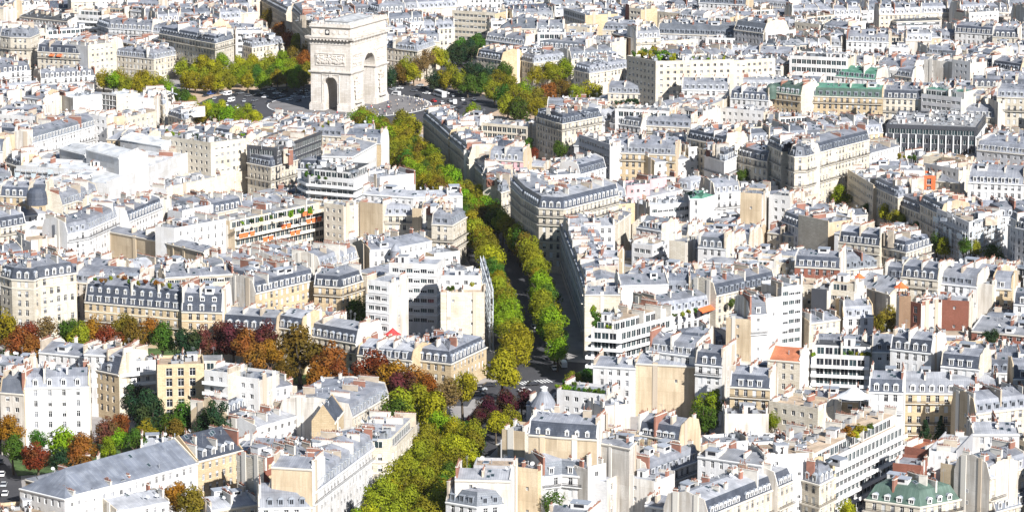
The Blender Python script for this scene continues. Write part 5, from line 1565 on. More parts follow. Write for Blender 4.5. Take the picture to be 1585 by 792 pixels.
# ------------------------------------------------------------------ figure meshes for the people on the plaza
SKIN = plain_mat('skin', (.50, .33, .25), rough=.7); TROU = plain_mat('dark_trousers', (.05, .055, .08), rough=.9)
def person_mesh(stride, seed):
    V = [(0, 0, .95), (0, 0, 1.2), (0, 0, 1.42), (0, 0, 1.52), (0, -.02, 1.68),
         (-.19, 0, 1.40), (-.24, stride*.25, 1.13), (-.23, stride*.4-.04, .88), (.19, 0, 1.40), (.24, -stride*.25, 1.13), (.23, -stride*.4-.04, .88),
         (-.10, 0, .90), (-.11, -stride*.5, .50), (-.11, -stride*.75+.05, .08), (-.11, -stride*.75-.14, .05), (.10, 0, .90), (.11, stride*.4, .50), (.11, stride*.9+.05, .10), (.11, stride*.9-.13, .05)]
    E = [(0, 1), (1, 2), (2, 3), (3, 4), (2, 5), (5, 6), (6, 7), (2, 8), (8, 9), (9, 10), (0, 11), (11, 12), (12, 13), (13, 14), (0, 15), (15, 16), (16, 17), (17, 18)]
    rad = [.15, .14, .15, .065, .12, .07, .05, .04, .07, .05, .04, .11, .07, .05, .04, .11, .07, .05, .04]
    me = bpy.data.meshes.new('person'); me.from_pydata(V, E, []); o = bpy.data.objects.new('tmp', me); col.objects.link(o)
    md = o.modifiers.new('skin', 'SKIN')
    for i, s_ in enumerate(me.skin_vertices[0].data): s_.radius = (rad[i], rad[i]*.8); s_.use_root = (i == 0)
    dg = bpy.context.evaluated_depsgraph_get(); dg.update()
    out = bpy.data.meshes.new_from_object(o.evaluated_get(dg)); bpy.data.objects.remove(o)
    out.materials.clear()
    for m in (STONE, TROU, SKIN): out.materials.append(m)
    for p in out.polygons:
        z = p.center.z; p.material_index = 2 if z > 1.5 else (1 if z < .92 and abs(p.center.x) < .2 else 0)
    return out
PERS = [person_mesh(s_, k) for k, s_ in enumerate((.28, .05, .18))]
# ------------------------------------------------------------------ visibility tree
def make_bvh():
    global BVH, own
    vv, ff, own = [], [], []
    for k, s in enumerate(SPECS):
        for f in lowfaces(s):
            i = len(vv); vv.extend(f); ff.append(tuple(range(i, i+len(f)))); own.append(k)
    BVH = BVHTree.FromPolygons([Vector(p) for p in vv], ff)
make_bvh()
KILL = set()
def settle(x, y, r, z):
    """where a tree seen at photo pixel x, y can stand: at height z if nothing hides it, else just in front of the facade behind it"""
    u = (x-792.5)/FPX; v = (396.0-y)/FPX
    d = Vector((u, CP+v*SP, -SP+v*CP)); o = Vector((0, 0, CAM_H)); t_tree = (z-CAM_H)/d.z; t0 = 0.0
    pt, zc = Vector((d.x*t_tree, d.y*t_tree)), z
    for _ in range(12):
        hp, hn_, fi_, dist = BVH.ray_cast(o+d*t0, d)
        if hp is None: break
        t = (hp-o).length/d.length
        if t > t_tree+0.001: break
        s = SPECS[own[fi_]]
        if not s['hero']: KILL.add(own[fi_]); t0 = t+0.01; continue
        t2 = t-(r*.8+.8)/math.hypot(d.x, d.y); pt = Vector((d.x*t2, d.y*t2)); zc = CAM_H+d.z*t2
        break
    if zc > z+5 or zc < 1.5: return None
    for k, s in enumerate(SPECS):
        if (s['poly'][0]-pt).length > 90: continue
        if inside(s, pt):
            if s['hero']: return None
            KILL.add(k)
    return pt, zc, min(r, zc*1.2+1.2)
# ------------------------------------------------------------------ trees
def leaf_mat(name, c1, c2):
    m, n, l, b_ = new_mat(name)
    g = n.new('ShaderNodeNewGeometry'); oi = n.new('ShaderNodeObjectInfo')
    tc = n.new('ShaderNodeTexCoord'); ns = nd(n, 'ShaderNodeTexNoise', Scale=2.2, Detail=2.0); l.new(tc.outputs['Object'], ns.inputs['Vector'])
    rp = n.new('ShaderNodeMapRange'); rp.inputs[3].default_value = 0.22; rp.inputs[4].default_value = 0.85; l.new(g.outputs['Random Per Island'], rp.inputs[0])
    k = mixc(n, l, rp.outputs[0], c1, c2)
    k = mixc(n, l, ramp(n, l, ns.outputs[0], 0.35, 0.7), k, tuple(x*0.8 for x in c1))
    n2 = nd(n, 'ShaderNodeTexNoise', Scale=1.1, Detail=3.0); l.new(tc.outputs['Object'], n2.inputs['Vector'])
    f3 = n.new('ShaderNodeMath'); f3.operation = 'MULTIPLY'; f3.inputs[1].default_value = 0.55; l.new(ramp(n, l, n2.outputs[0], 0.46, 0.62), f3.inputs[0])
    k = mixc(n, l, f3.outputs[0], k, (c1[0]*.45+.07, c1[1]*.45+.075, c1[2]*.5+.006))      # leaves still turning
    hs = n.new('ShaderNodeHueSaturation'); l.new(k, hs.inputs['Color'])
    mr = n.new('ShaderNodeMapRange'); mr.inputs[3].default_value = 0.475; mr.inputs[4].default_value = 0.525; l.new(oi.outputs['Random'], mr.inputs[0]); l.new(mr.outputs[0], hs.inputs['Hue'])
    m2 = n.new('ShaderNodeMapRange'); m2.inputs[3].default_value = 0.72; m2.inputs[4].default_value = 1.2; l.new(oi.outputs['Random'], m2.inputs[0]); l.new(m2.outputs[0], hs.inputs['Value'])
    l.new(hs.outputs[0], b_.inputs['Base Color']); b_.inputs['Roughness'].default_value = 0.7; b_.inputs['Specular IOR Level'].default_value = 0.2
    tr = n.new('ShaderNodeBsdfTranslucent'); l.new(hs.outputs[0], tr.inputs['Color'])
    mx = n.new('ShaderNodeMixShader'); mx.inputs[0].default_value = 0.42
    l.new(b_.outputs[0], mx.inputs[1]); l.new(tr.outputs[0], mx.inputs[2]); l.new(mx.outputs[0], n['Material Output'].inputs['Surface'])
    return m
LEAF = {'olive': leaf_mat('olive_leaves', (0.235, 0.25, 0.012), (0.385, 0.375, 0.02)), 'green': leaf_mat('green_leaves', (0.05, 0.13, 0.012), (0.11, 0.21, 0.02)),
        'dark': leaf_mat('dark_leaves', (0.014, 0.050, 0.022), (0.035, 0.09, 0.035)), 'rust': leaf_mat('rust_leaves', (0.25, 0.07, 0.018), (0.37, 0.13, 0.024)),
        'orange': leaf_mat('orange_leaves', (0.34, 0.14, 0.012), (0.42, 0.22, 0.02)), 'red': leaf_mat('dark_red_leaves', (0.12, 0.030, 0.030), (0.21, 0.055, 0.045)),
        'wine': leaf_mat('burgundy_leaves', (0.045, 0.006, 0.018), (0.10, 0.012, 0.032)), 'tan': leaf_mat('tan_leaves', (0.27, 0.19, 0.06), (0.38, 0.29, 0.10)),
        'lime': leaf_mat('lime_leaves', (0.18, 0.30, 0.008), (0.32, 0.43, 0.014)), 'gold': leaf_mat('golden_leaves', (0.31, 0.29, 0.010), (0.48, 0.42, 0.018)),
        'brown': leaf_mat('brown_olive_leaves', (0.17, 0.12, 0.012), (0.27, 0.19, 0.022))}
ADJ = {'olive': 'olive green', 'green': 'green', 'dark': 'dark green', 'rust': 'rust coloured', 'orange': 'orange', 'red': 'dark red', 'wine': 'burgundy', 'tan': 'sparse tan', 'lime': 'bright green', 'gold': 'yellow green', 'brown': 'olive brown'}
def crown_mesh(seed, lumps, leaves, size, sparse=1.0, zs=1.0, cone=False):
    r = random.Random(seed); V, F = [], []
    L = []
    for k in range(lumps):
        if cone:
            t = (k+.5)/lumps; z = -0.95+1.95*t; rad = 0.55*(1-t)+.05; a = r.uniform(0, 6.28)
            L.append((Vector((math.cos(a)*rad*.5, math.sin(a)*rad*.5, z*1.3)), rad*.75+.05)); continue
        while True:
            c = Vector((r.uniform(-1, 1), r.uniform(-1, 1), r.uniform(-1, 1)))
            if c.length < 1: break
        c = c*0.66; c.z *= zs
        L.append((c, r.uniform(.26, .46)))
    if not cone: L.append((Vector((0, 0, 0)), .62))
    for k in range(leaves):
        c, rad = L[k % len(L)]
        while True:
            d = Vector((r.gauss(0, 1), r.gauss(0, 1), r.gauss(0, 1)))
            if d.length > .1: break
        d.normalize()
        p = c+d*rad*r.uniform(.72, 1.08)
        if sparse < 1 and r.random() > sparse: continue
        n = (d*1.5+Vector((r.gauss(0, .42), r.gauss(0, .42), r.gauss(0.3, .42)))).normalized()
        t = n.cross(Vector((r.gauss(0, 1), r.gauss(0, 1), r.gauss(0, 1)))).normalized(); bt = n.cross(t)
        s1, s2 = size*r.uniform(.6, 1.25), size*r.uniform(.45, .9)
        i = len(V)
        V += [p-t*s1, p-bt*s2+n*s2*.2, p+t*s1, p+bt*s2+n*s2*.2]; F.append((i, i+1, i+2, i+3))
    me = bpy.data.meshes.new('crown'); me.from_pydata([tuple(v) for v in V], [], F); me.materials.append(LEAF['olive']); me.update()
    return me
CROWN = [crown_mesh(k, 17, 3000, .066) for k in range(5)]
CROWN_T = [crown_mesh(20+k, 17, 2800, .066, zs=1.5) for k in range(2)]
CROWN_S = [crown_mesh(30+k, 17, 2700, .06, sparse=.62) for k in range(2)]
CROWN_C = [crown_mesh(40, 16, 1800, .08, cone=True)]
BUSH = [crown_mesh(50+k, 7, 420, .16) for k in range(4)]
def trunk_mesh(seed):
    r = random.Random(seed); m = MB(); n = 6
    def tube(p, q, r0, r1):
        d = (q-p).normalized(); u = d.orthogonal().normalized(); w = d.cross(u)
        A = [p+(u*math.cos(2*math.pi*k/n)+w*math.sin(2*math.pi*k/n))*r0 for k in range(n)]; B_ = [q+(u*math.cos(2*math.pi*k/n)+w*math.sin(2*math.pi*k/n))*r1 for k in range(n)]
        for k in range(n): m.face([tuple(A[k]), tuple(A[(k+1) % n]), tuple(B_[(k+1) % n]), tuple(B_[k])])
    fork = Vector((r.uniform(-.03, .03), r.uniform(-.03, .03), .42)); tube(Vector((0, 0, 0)), fork, .045, .032)
    for k in range(6):
        a = k*1.05+r.uniform(-.3, .3); e = fork+Vector((math.cos(a)*.26, math.sin(a)*.26, r.uniform(.22, .4))); tube(fork, e, .024, .012)
        tube(e, e+Vector((math.cos(a+.4)*.12, math.sin(a+.4)*.12, .12)), .012, .005)
    return m.mesh('trunk', [BARK])
TRUNK = [trunk_mesh(k) for k in range(3)]
TREES = []
def tree(name, p, r, hue, label, group, top=None, shape='n', cat='tree'):
    """p: ground point; r: crown radius; top: tree height"""
    k = len(TREES); rr = random.Random(k*13+5)
    top = top or r*2.0+2.6
    root = empty(name, (p.x, p.y, 0.12)); tag(root, label, cat, group)
    link('trunk', TRUNK[k % 3], root, (0, 0, 0), rr.uniform(0, 6), (r*1.7, r*1.7, top*.86))
    sets = {'n': CROWN, 't': CROWN_T, 's': CROWN_S, 'c': CROWN_C}[shape]
    zr = {'t': r*1.05, 'c': top*.38}.get(shape, r*rr.uniform(.92, 1.08)); cz = top-zr*(1.45 if shape == 't' else 1.25 if shape == 'c' else 1.0)
    link('crown', rr.choice(sets), root, (0, 0, cz), rr.uniform(0, 6.28), (r*rr.uniform(.93, 1.08), r*rr.uniform(.93, 1.08), zr), LEAF[hue])
    TREES.append(root); return root
ORD = ['first', 'second', 'third', 'fourth', 'fifth', 'sixth', 'seventh', 'eighth', 'ninth', 'tenth', 'eleventh', 'twelfth', 'thirteenth', 'fourteenth', 'fifteenth', 'sixteenth', 'seventeenth', 'eighteenth', 'nineteenth']
TENS = ['', '', 'twenty', 'thirty', 'forty', 'fifty', 'sixty', 'seventy', 'eighty', 'ninety']; TENTH = ['', '', 'twentieth', 'thirtieth', 'fortieth', 'fiftieth', 'sixtieth', 'seventieth', 'eightieth', 'ninetieth']
def ordinal(k):
    if k < 20: return ORD[k-1]
    if k < 100: return TENTH[k//10] if k % 10 == 0 else TENS[k//10]+'-'+ORD[k % 10-1]
    return str(k)+'th'
def row(pts, step, r0, r1, hues, what, group, start_far=True, jit=1.0, seed=1, name='plane_tree', frm='the arch end'):
    r = random.Random(seed); d = 0.0; k = 0
    for a, c in zip(pts, pts[1:]):
        L = (c-a).length; e = (c-a)/L; n = Vector((-e.y, e.x))
        while d < L:
            p = a+e*d+n*r.uniform(-jit, jit)+e*r.uniform(-.8, .8); k += 1
            hue = r.choice(hues); rad = r.uniform(r0, r1)
            x, y = pix(p.x, p.y, 10)
            if -40 < x < 1625 and -30 < y < 840: tree(name, p, rad, hue, '%s %s tree counted from %s of the %s' % (ordinal(k), ADJ[hue], frm, what), group, top=rad+r.uniform(7.2, 11), shape=r.choice('nnnns') if hue != 'tan' else 's')
            d += step*r.uniform(.85, 1.15)
        d -= L
HU = ['olive', 'gold', 'olive', 'gold', 'brown', 'lime', 'lime', 'olive', 'green']
row(AV_L, 8.4, 4.8, 7.0, HU, 'left avenue row', 'plane trees in the left avenue row', seed=3)
row(AV_R, 8.4, 4.8, 6.8, HU, 'right avenue row', 'plane trees in the right avenue row', seed=4)
row([p*.5+q*.5 for p, q in zip(AV_L[:5], AV_R[:5])], 10.5, 4.6, 5.6, HU, 'middle of the upper avenue', 'trees filling the upper avenue', seed=5)
row(LO_L, 7.0, 4.6, 5.8, ['olive', 'olive', 'gold', 'lime', 'olive'], 'left lower avenue row', 'trees in the left row of the lower avenue', seed=6, frm='the bottom edge')
row(LO_R, 7.0, 4.6, 5.8, ['olive', 'olive', 'gold', 'green', 'olive'], 'right lower avenue row', 'trees in the right row of the lower avenue', seed=7, frm='the bottom edge')
row([p*.5+q*.5 for p, q in zip(LO_L, LO_R)], 9.0, 4.4, 5.2, ['olive', 'gold', 'olive'], 'middle of the lower avenue', 'trees filling the lower avenue', seed=8, frm='the bottom edge')
# single trees: photo pixel of the crown centre, crown radius in metres, hue, shape
def single(text, place, group, zc, name='chestnut_tree', k=1.0):
    items = [t.split() for t in text.strip().splitlines()]; cnt = {}
    rows_ = []
    for it in items:
        x, y, r, hue = float(it[0]), float(it[1]), float(it[2])*k, it[3]; sh = it[4] if len(it) > 4 else 'n'
        rows_.append((x, y, r, hue, sh))
    rows_.sort()
    tot = {}
    for q in rows_: tot[q[3]] = tot.get(q[3], 0)+1
    for x, y, r, hue, sh in rows_:
        cnt[hue] = cnt.get(hue, 0)+1
        z = zc if zc else r+2.2
        st = settle(x, y, r, z)
        if st is None: print('hidden tree', x, y, hue); continue
        p, z, r = st
        lab = ('%s tree %s' % (ADJ[hue], place)) if tot[hue] == 1 else ('%s from the left of the %s trees %s' % (ordinal(cnt[hue]), ADJ[hue], place))
        tree(name, p, r, hue, lab, group, top=z+(r*.95 if sh != 't' else r*1.3), shape=sh)
single(TREE_TXT['g0'][0], 'in the square', 'trees of the square', 11.5, k=1.6)
single(TREE_TXT['g1'][0], 'around the avenue crossing', 'trees around the crossing', 6.5, k=1.25, name='ornamental_tree')
single(TREE_TXT['g2'][0], 'in the lower left gardens', 'trees of the lower left gardens', 8.0, k=1.4, name='garden_tree')
single(TREE_TXT['g3'][0], 'standing alone among the roofs', 'trees standing among the roofs', None, k=1.1, name='courtyard_tree')
single(TREE_TXT['g4'][0], 'left of the arch', 'trees round the roundabout, left of the arch', 7.2, k=1.32, name='roundabout_tree')
single(TREE_TXT['g5'][0], 'right of the arch', 'trees round the roundabout, right of the arch', 7.4, k=1.45, name='roundabout_tree')
single('1097 626 6.0 lime t\n1092 640 4.6 green t', 'beside the huge ochre wall', 'trees beside the huge ochre wall', 10.0, 'courtyard_tree')
# plants on roofs and terraces: pixel, height, radius, hue
def plants(text, place, z, r0, r1, hues, seed, host=None):
    hs_ = next((s for s in SPECS if host and s['label'] and host in s['label']), None)
    if hs_: z = z+hs_['h']-hs_['h0']
    r = random.Random(seed); pts = sorted(tuple(float(c) for c in t.split(',')) for t in text.split())
    for k, (x, y) in enumerate(pts):
        rad = r.uniform(r0, r1); p = at(x, y, z+rad*.6); hue = r.choice(hues)
        o = link('rooftop_shrub', r.choice(BUSH), None, (p.x, p.y, z+rad*.72), r.uniform(0, 6), (rad, rad, rad*r.uniform(.8, 1.4)), LEAF[hue])
        tag(o, '%s shrub from the left %s' % (ordinal(k+1), place), 'shrub', 'shrubs '+place)
plants('982,84 990,82 998,80 1005,84 1012,78 1018,86 1024,82 1030,84 1036,88 1042,86 1048,88 1010,88 1022,90 1030,90 1040,91 996,86', 'on the roof garden of the large white block', 28.1, 1.6, 2.8, ['green', 'dark', 'lime', 'gold'], 1, host='garden on its roof')
plants('258,205 268,207 278,208 288,209 296,210 306,211 316,212 326,214 336,213 346,212 356,211 368,210 376,209', 'along the cream corner roof edge', 20.2, .9, 1.5, ['green', 'dark', 'lime'], 2, host='row of clipped')
plants('918,478 922,488 926,496 934,490 940,486 948,494 956,497 962,492 970,488 978,490 986,486 994,484 1002,482 930,502 944,505 920,502', 'on the stepped white terraces by the avenue', 19.2, 1.2, 2.2, ['green', 'dark', 'lime'], 3, host='stepped planted terraces')
plants('1044,488 1056,486 1066,482 1076,480 1132,468 1140,466 1148,464 1158,461', 'in the hedge line beside the orange awning', 17.6, 1.0, 1.6, ['green', 'gold', 'olive'], 4, host='hedge line and zinc')
plants('476,258 482,258 489,260 498,262 508,265 518,266 530,268 474,270 484,272 494,274 504,276', 'on the rounded block terraces', 25.2, .9, 1.5, ['green', 'dark', 'green'], 5, host='rounded modern block')
plants('692,430 694,438 698,446 722,420 730,424 738,436 730,440', 'on the roof above the scaffold', 26.2, 1.0, 1.9, ['lime', 'green', 'gold', 'wine'], 6, host='tall cream blank wall')
plants('148,432 156,434 164,434 172,430 182,428 192,430 200,436 214,438 226,436 236,434 242,438 252,440 262,442', 'on the roof terrace above the double dormers', 26.3, .9, 1.5, ['olive', 'green', 'rust', 'tan'], 7, host='two rows of dormers behind')
plants('1262,541 1270,540 1284,543 1292,543 1300,544 1308,545 1318,547 1326,548 1336,549 1344,548 1258,548', 'on the planted white terraces', 18.2, .9, 1.5, ['green', 'lime', 'gold'], 8, host='three planted terraces')
plants('1296,668 1304,666 1312,664 1322,662 1330,664 1338,662 1346,660 1318,672 1326,672', 'on the long white balcony block', 26.3, 1.1, 1.8, ['gold', 'green', 'orange'], 9, host='rows of balconies')
plants('864,598 872,599 880,600 888,601 896,602 904,603 912,604 920,605 928,606 934,606 874,592 890,594', 'in the hedge of the white house at the crossing', 15.2, .9, 1.4, ['green', 'lime', 'green'], 10, host='hedge topped terrace')
plants('956,160 962,158 968,157 974,156 980,156 986,157', 'on the white block below the roof garden', 16.4, 1.3, 2.0, ['dark'], 11, host='rooftop hedge')
plants('376,345 390,342 404,339 420,336 436,332 450,330 466,327 480,325', 'on the terraces with orange awnings', 20.2, .9, 1.5, ['green', 'dark', 'lime'], 12, host='orange awnings')
plants('521,712 498,730 494,734', 'on the ledge of the long white facade', 20.3, 1.0, 1.6, ['lime', 'gold'], 13, host='long white facade with zinc')
plants('898,380 906,378 914,382 920,378 906,386', 'on the terrace behind the curved corner building', 17.5, 1.0, 1.7, ['green', 'lime'], 14)
plants('1392,242 1400,243 1408,244 1416,244', 'on the grassy flat roof at right', 17.4, .9, 1.4, ['gold', 'green'], 15, host='flowered terrace')
plants('470,204 478,202 486,200 500,196 510,190', 'on the dark glazed block below the arch', 17.6, .9, 1.3, ['olive', 'tan'], 16, host='low dark glazed block')
plants('1060,88 1072,90 1084,90 1096,91 1108,90 1120,90', 'in the right hand hedge on the large white block', 28.1, .8, 1.2, ['gold', 'lime'], 17, host='garden on its roof')
# houses standing where trees are seen give way
SPECS = [s for k, s in enumerate(SPECS) if k not in KILL]
print('gave way to trees', len(KILL))
make_bvh()
# ------------------------------------------------------------------ rank by what is in view, then build
hits = [0]*len(SPECS); side = [0]*len(SPECS)
def sweep_rays(org, step, cnt):
    o = Vector(org)
    for py in np.arange(-step, 793+step, step):
        v = (396.0-py)/FPX
        for px in np.arange(-60, 1646, step):
            u = (px-792.5)/FPX
            d = Vector((u, CP+v*SP, -SP+v*CP))
            h_ = BVH.ray_cast(o, d)
            if h_[2] is not None: cnt[own[h_[2]]] += 1
sweep_rays(CAMS[0], 3.4, hits); sweep_rays(CAMS[1], 8.0, side); sweep_rays(CAMS[2], 8.0, side)
quota = {'slate_mansard_building': 300, 'zinc_mansard_building': 300, 'copper_mansard_building': 20, 'flat_roofed_building': 260, 'zinc_roofed_building': 260, 'terraced_apartment_block': 120, 'gabled_building': 120}
order = sorted(range(len(SPECS)), key=lambda k: -(hits[k]+(10**6 if SPECS[k]['hero'] and hits[k] >= 4 else 0)))
keep, rest = [], []
for k in order:
    s = SPECS[k]; s['hits'] = hits[k]
    if hits[k] >= 4 and quota[s['name']] > 0: quota[s['name']] -= 1; keep.append(s)
    elif hits[k]+side[k] > 0: rest.append(s)
print('kept', len(keep), 'joined', len(rest), 'of', len(SPECS), quota)
SPECS = keep
QUEUE = []
for s in SPECS: build(s)
flush()
for s in SPECS: s['root'] = s['root'].obj
# what is left between them, too little of it in view to tell apart
far = MB(); fm = []; fi = {}
def mid(m):
    if m.name not in fi: fi[m.name] = len(fm); fm.append(m)
    return fi[m.name]
for s in rest:
    rg = rings(s); K = len(rg)-1; w, t = mid(WALL[s['wall']]), mid(ROOF[s['rc']])
    for k in range(K):
        for i in range(len(rg[k])-1): far.face([rg[k][i], rg[k][i+1], rg[k+1][i+1], rg[k+1][i]], w if k in (0, K-1) else t)
    for k in range(K//2):
        m_ = w if k == 0 or s['ends'][0] == 'p' else t
        for q in ([rg[K-k][0], rg[k][0], rg[k+1][0], rg[K-k-1][0]], [rg[k][-1], rg[K-k][-1], rg[K-k-1][-1], rg[k+1][-1]]):
            if len({tuple(round(c, 3) for c in p) for p in q}) > 2: far.face(q, m_)
if far.f: tag(link('hidden_courtyard_buildings', far.mesh('hidden_courtyard_buildings', fm)), 'slivers of roofs and walls showing between the nearer houses', 'buildings', kind='stuff')
print('windows', sum(s['nwin'] for s in SPECS), 'dormers', sum(s['ndorm'] for s in SPECS), 'chimneys', sum(s['nchim'] for s in SPECS))
# ------------------------------------------------------------------ vehicles
def paint(name, c): return plain_mat(name, c, rough=0.3, var=0.04, spec=0.6)
PAINT = {'white': paint('white_car_paint', (.8, .8, .8)), 'dark': paint('black_car_paint', (.03, .032, .04)), 'silver': paint('silver_car_paint', (.42, .44, .46)), 'red': paint('red_car_paint', (.5, .03, .03)), 'blue': paint('blue_car_paint', (.05, .09, .25)), 'grey': paint('grey_car_paint', (.14, .145, .16))}
RUB = plain_mat('rubber', (.02, .02, .02), rough=.9)
LAMP = plain_mat('lamp_lens', (.75, .73, .68), rough=.2)
def loft(m, prof, w, mi=0):
    """side profile (x, z, half width factor) extruded across y"""
    A = [(x, -w*f, z) for x, z, f in prof]; B_ = [(x, w*f, z) for x, z, f in prof]
    m.face(A, mi); m.face(B_[::-1], mi); n = len(prof)
    for i in range(n): j = (i+1) % n; m.face([A[j], A[i], B_[i], B_[j]], mi)
def car_parts():
    b1 = MB(); loft(b1, [(-2.05, .32, .96), (2.0, .32, .96), (2.1, .55, 1), (2.05, .75, .98), (1.1, .92, .95), (-1.75, .95, .95), (-2.1, .8, .98), (-2.12, .5, 1)], .88)
    loft(b1, [(.45, 1.40, .80), (.30, 1.45, .78), (-1.05, 1.45, .78), (-1.2, 1.40, .8)], .88)
    g = MB(); loft(g, [(1.15, .90, .93), (.45, 1.39, .79), (-1.2, 1.39, .79), (-1.8, .93, .93)], .88)
    w = MB(); n = 10
    A = [(.32*math.cos(2*math.pi*k/n), -.11, .32*math.sin(2*math.pi*k/n)) for k in range(n)]; B_ = [(x, .11, z) for x, y, z in A]
    w.face(A); w.face(B_[::-1])
    for k in range(n): w.face([A[(k+1) % n], A[k], B_[k], B_[(k+1) % n]])
    hl = MB(); hl.box(-.04, .04, -.16, .16, -.07, .07, 0, True)
    return b1.mesh('body', [PAINT['white']]), g.mesh('window', [GLASS]), w.mesh('wheel', [RUB]), hl.mesh('headlight', [LAMP])
CB, CG, CW, CHL = car_parts()
def box_vehicle(L, H, W, nose):
    b1 = MB(); loft(b1, [(-L/2, .4, .97), (L/2, .4, .97), (L/2+.05, .9, 1), (L/2-nose*.3, 1.2, 1), (L/2-nose, H-.1, .95), (L/2-nose-.3, H, .93), (-L/2+.2, H, .93), (-L/2, H-.25, .97)], W/2)
    g = MB()
    for s_ in (-1, 1): g.box(-L/2+.5, L/2-nose-.5, s_*W/2*1.005-.03, s_*W/2*1.005+.03, H*.52, H*.84, 0, True)
    g.face([(L/2-nose*.3+.04, -W*.44, 1.3), (L/2-nose*.3+.04, W*.44, 1.3), (L/2-nose+.04, W*.42, H-.25), (L/2-nose+.04, -W*.42, H-.25)])
    return b1.mesh('body', [PAINT['white']]), g.mesh('window', [GLASS])
VAN = box_vehicle(5.2, 2.3, 2.0, 1.1); COACH = box_vehicle(11.5, 3.3, 2.5, .35)
VEH = []
def vehicle(kind, x, y, paint_, heading=None, place=''):
    p = at(x, y, 0); z = 0.05
    if heading is None:
        d = p-ARC; heading = math.atan2(d.x, -d.y)+rnd.uniform(-.25, .25)
    nm = {'car': 'parked_car' if place == 'street' else 'car', 'van': 'van', 'coach': 'coach'}[kind]
    o = empty(nm, (p.x, p.y, z), heading)
    body, gl, L, W = (CB, CG, 2.6, .8) if kind == 'car' else (*VAN, 3.2, .9) if kind == 'van' else (*COACH, 6.2, 1.12)
    link('body', body, o, mat=PAINT[paint_]); link('window', gl, o)
    sc = 1.0 if kind == 'car' else 1.1 if kind == 'van' else 1.5
    for sx in (-1, 1):
        for sy in (-1, 1): link('wheel', CW, o, (sx*L/2, sy*W, .33*sc), 0, sc)
        link('headlight', CHL, o, ({'car': 2.08, 'van': 2.62, 'coach': 5.78}[kind], sx*W*.75, .62*sc))
    VEH.append((o, kind, paint_, x, y, place)); return o
for t in '''coach 408 132 white|car 404 146 white|car 428 146 white|car 440 143 dark|car 428 153 dark|car 437 150 silver|car 455 150 silver|car 470 142 white|car 478 146 silver|van 327 147 blue|van 352 148 white|van 358 158 white|car 344 158 dark|car 378 158 silver|car 386 162 dark|car 392 167 dark|car 394 157 grey|car 366 168 white|car 344 146 silver|car 416 160 dark|car 462 158 dark|van 613 148 white|coach 681 150 white|car 671 158 red|car 684 161 white|van 704 161 white|car 700 168 silver|car 656 138 dark|car 664 136 grey|car 650 134 silver|car 624 132 dark|car 632 130 white|car 640 142 grey|car 726 150 dark|car 716 156 white|car 690 171 dark|car 678 174 dark|car 668 172 grey|car 712 168 dark|car 600 134 white|car 318 150 dark|car 332 154 silver|car 350 164 white|car 362 150 dark|car 372 146 grey|car 384 150 grey|car 398 148 dark|car 410 152 white|car 420 140 white|car 448 156 white|car 460 146 grey|car 474 152 white|car 608 140 silver|car 618 138 white|car 646 150 dark|car 660 146 white|car 690 146 white|car 700 150 silver|car 712 146 silver|car 720 162 dark|car 734 156 white|car 696 158 silver|car 676 166 dark|car 660 170 white|car 706 174 dark'''.split('|'):
    k, x, y, c = t.split(); vehicle(k, float(x), float(y), c, place='roundabout')
for t in 'car 826 596 dark 0.3|car 858 572 white 1.7|car 852 556 dark 1.6|car 848 536 silver 1.6|van 872 568 white 1.7|car 812 560 grey 1.5|car 744 604 silver .2|car 758 598 dark .1|car 812 606 white .4|car 740 612 grey 0|car 808 536 white 1.6|car 822 480 white 1.6|car 818 452 dark 1.6|car 826 508 silver 1.6'.split('|'):
    k, x, y, c, hd = t.split(); vehicle(k, float(x), float(y), c, float(hd), 'crossing')
for t in '3 736 white|6 752 silver|8 766 white|10 782 dark|1 716 grey'.split('|'):
    x, y, c = t.split(); vehicle('car', float(x), float(y), c, 1.62, 'street')
grp = {}
for v in sorted(VEH, key=lambda q: q[3]): grp.setdefault((v[1], v[2], v[5], v[3] < 541), []).append(v)
WHERE = {('roundabout', True): 'on the roundabout left of the arch', ('roundabout', False): 'on the roundabout right of the arch', ('crossing', False): 'at the avenue crossing', ('street', True): 'in the street at the lower left edge'}
CNAME = {'dark': 'black', 'white': 'white', 'silver': 'silver', 'grey': 'grey', 'red': 'red', 'blue': 'dark blue'}
for (k, c, pl, lf), vs in grp.items():
    for i, v in enumerate(vs):
        lab = '%s %s %s' % (CNAME[c], k, WHERE[(pl, lf)]) if len(vs) == 1 else '%s %s %s, %s from the left' % (CNAME[c], k, WHERE[(pl, lf)], ordinal(i+1))
        tag(v[0], lab, k if k != 'coach' else 'bus', 'vehicles '+WHERE[(pl, lf)])

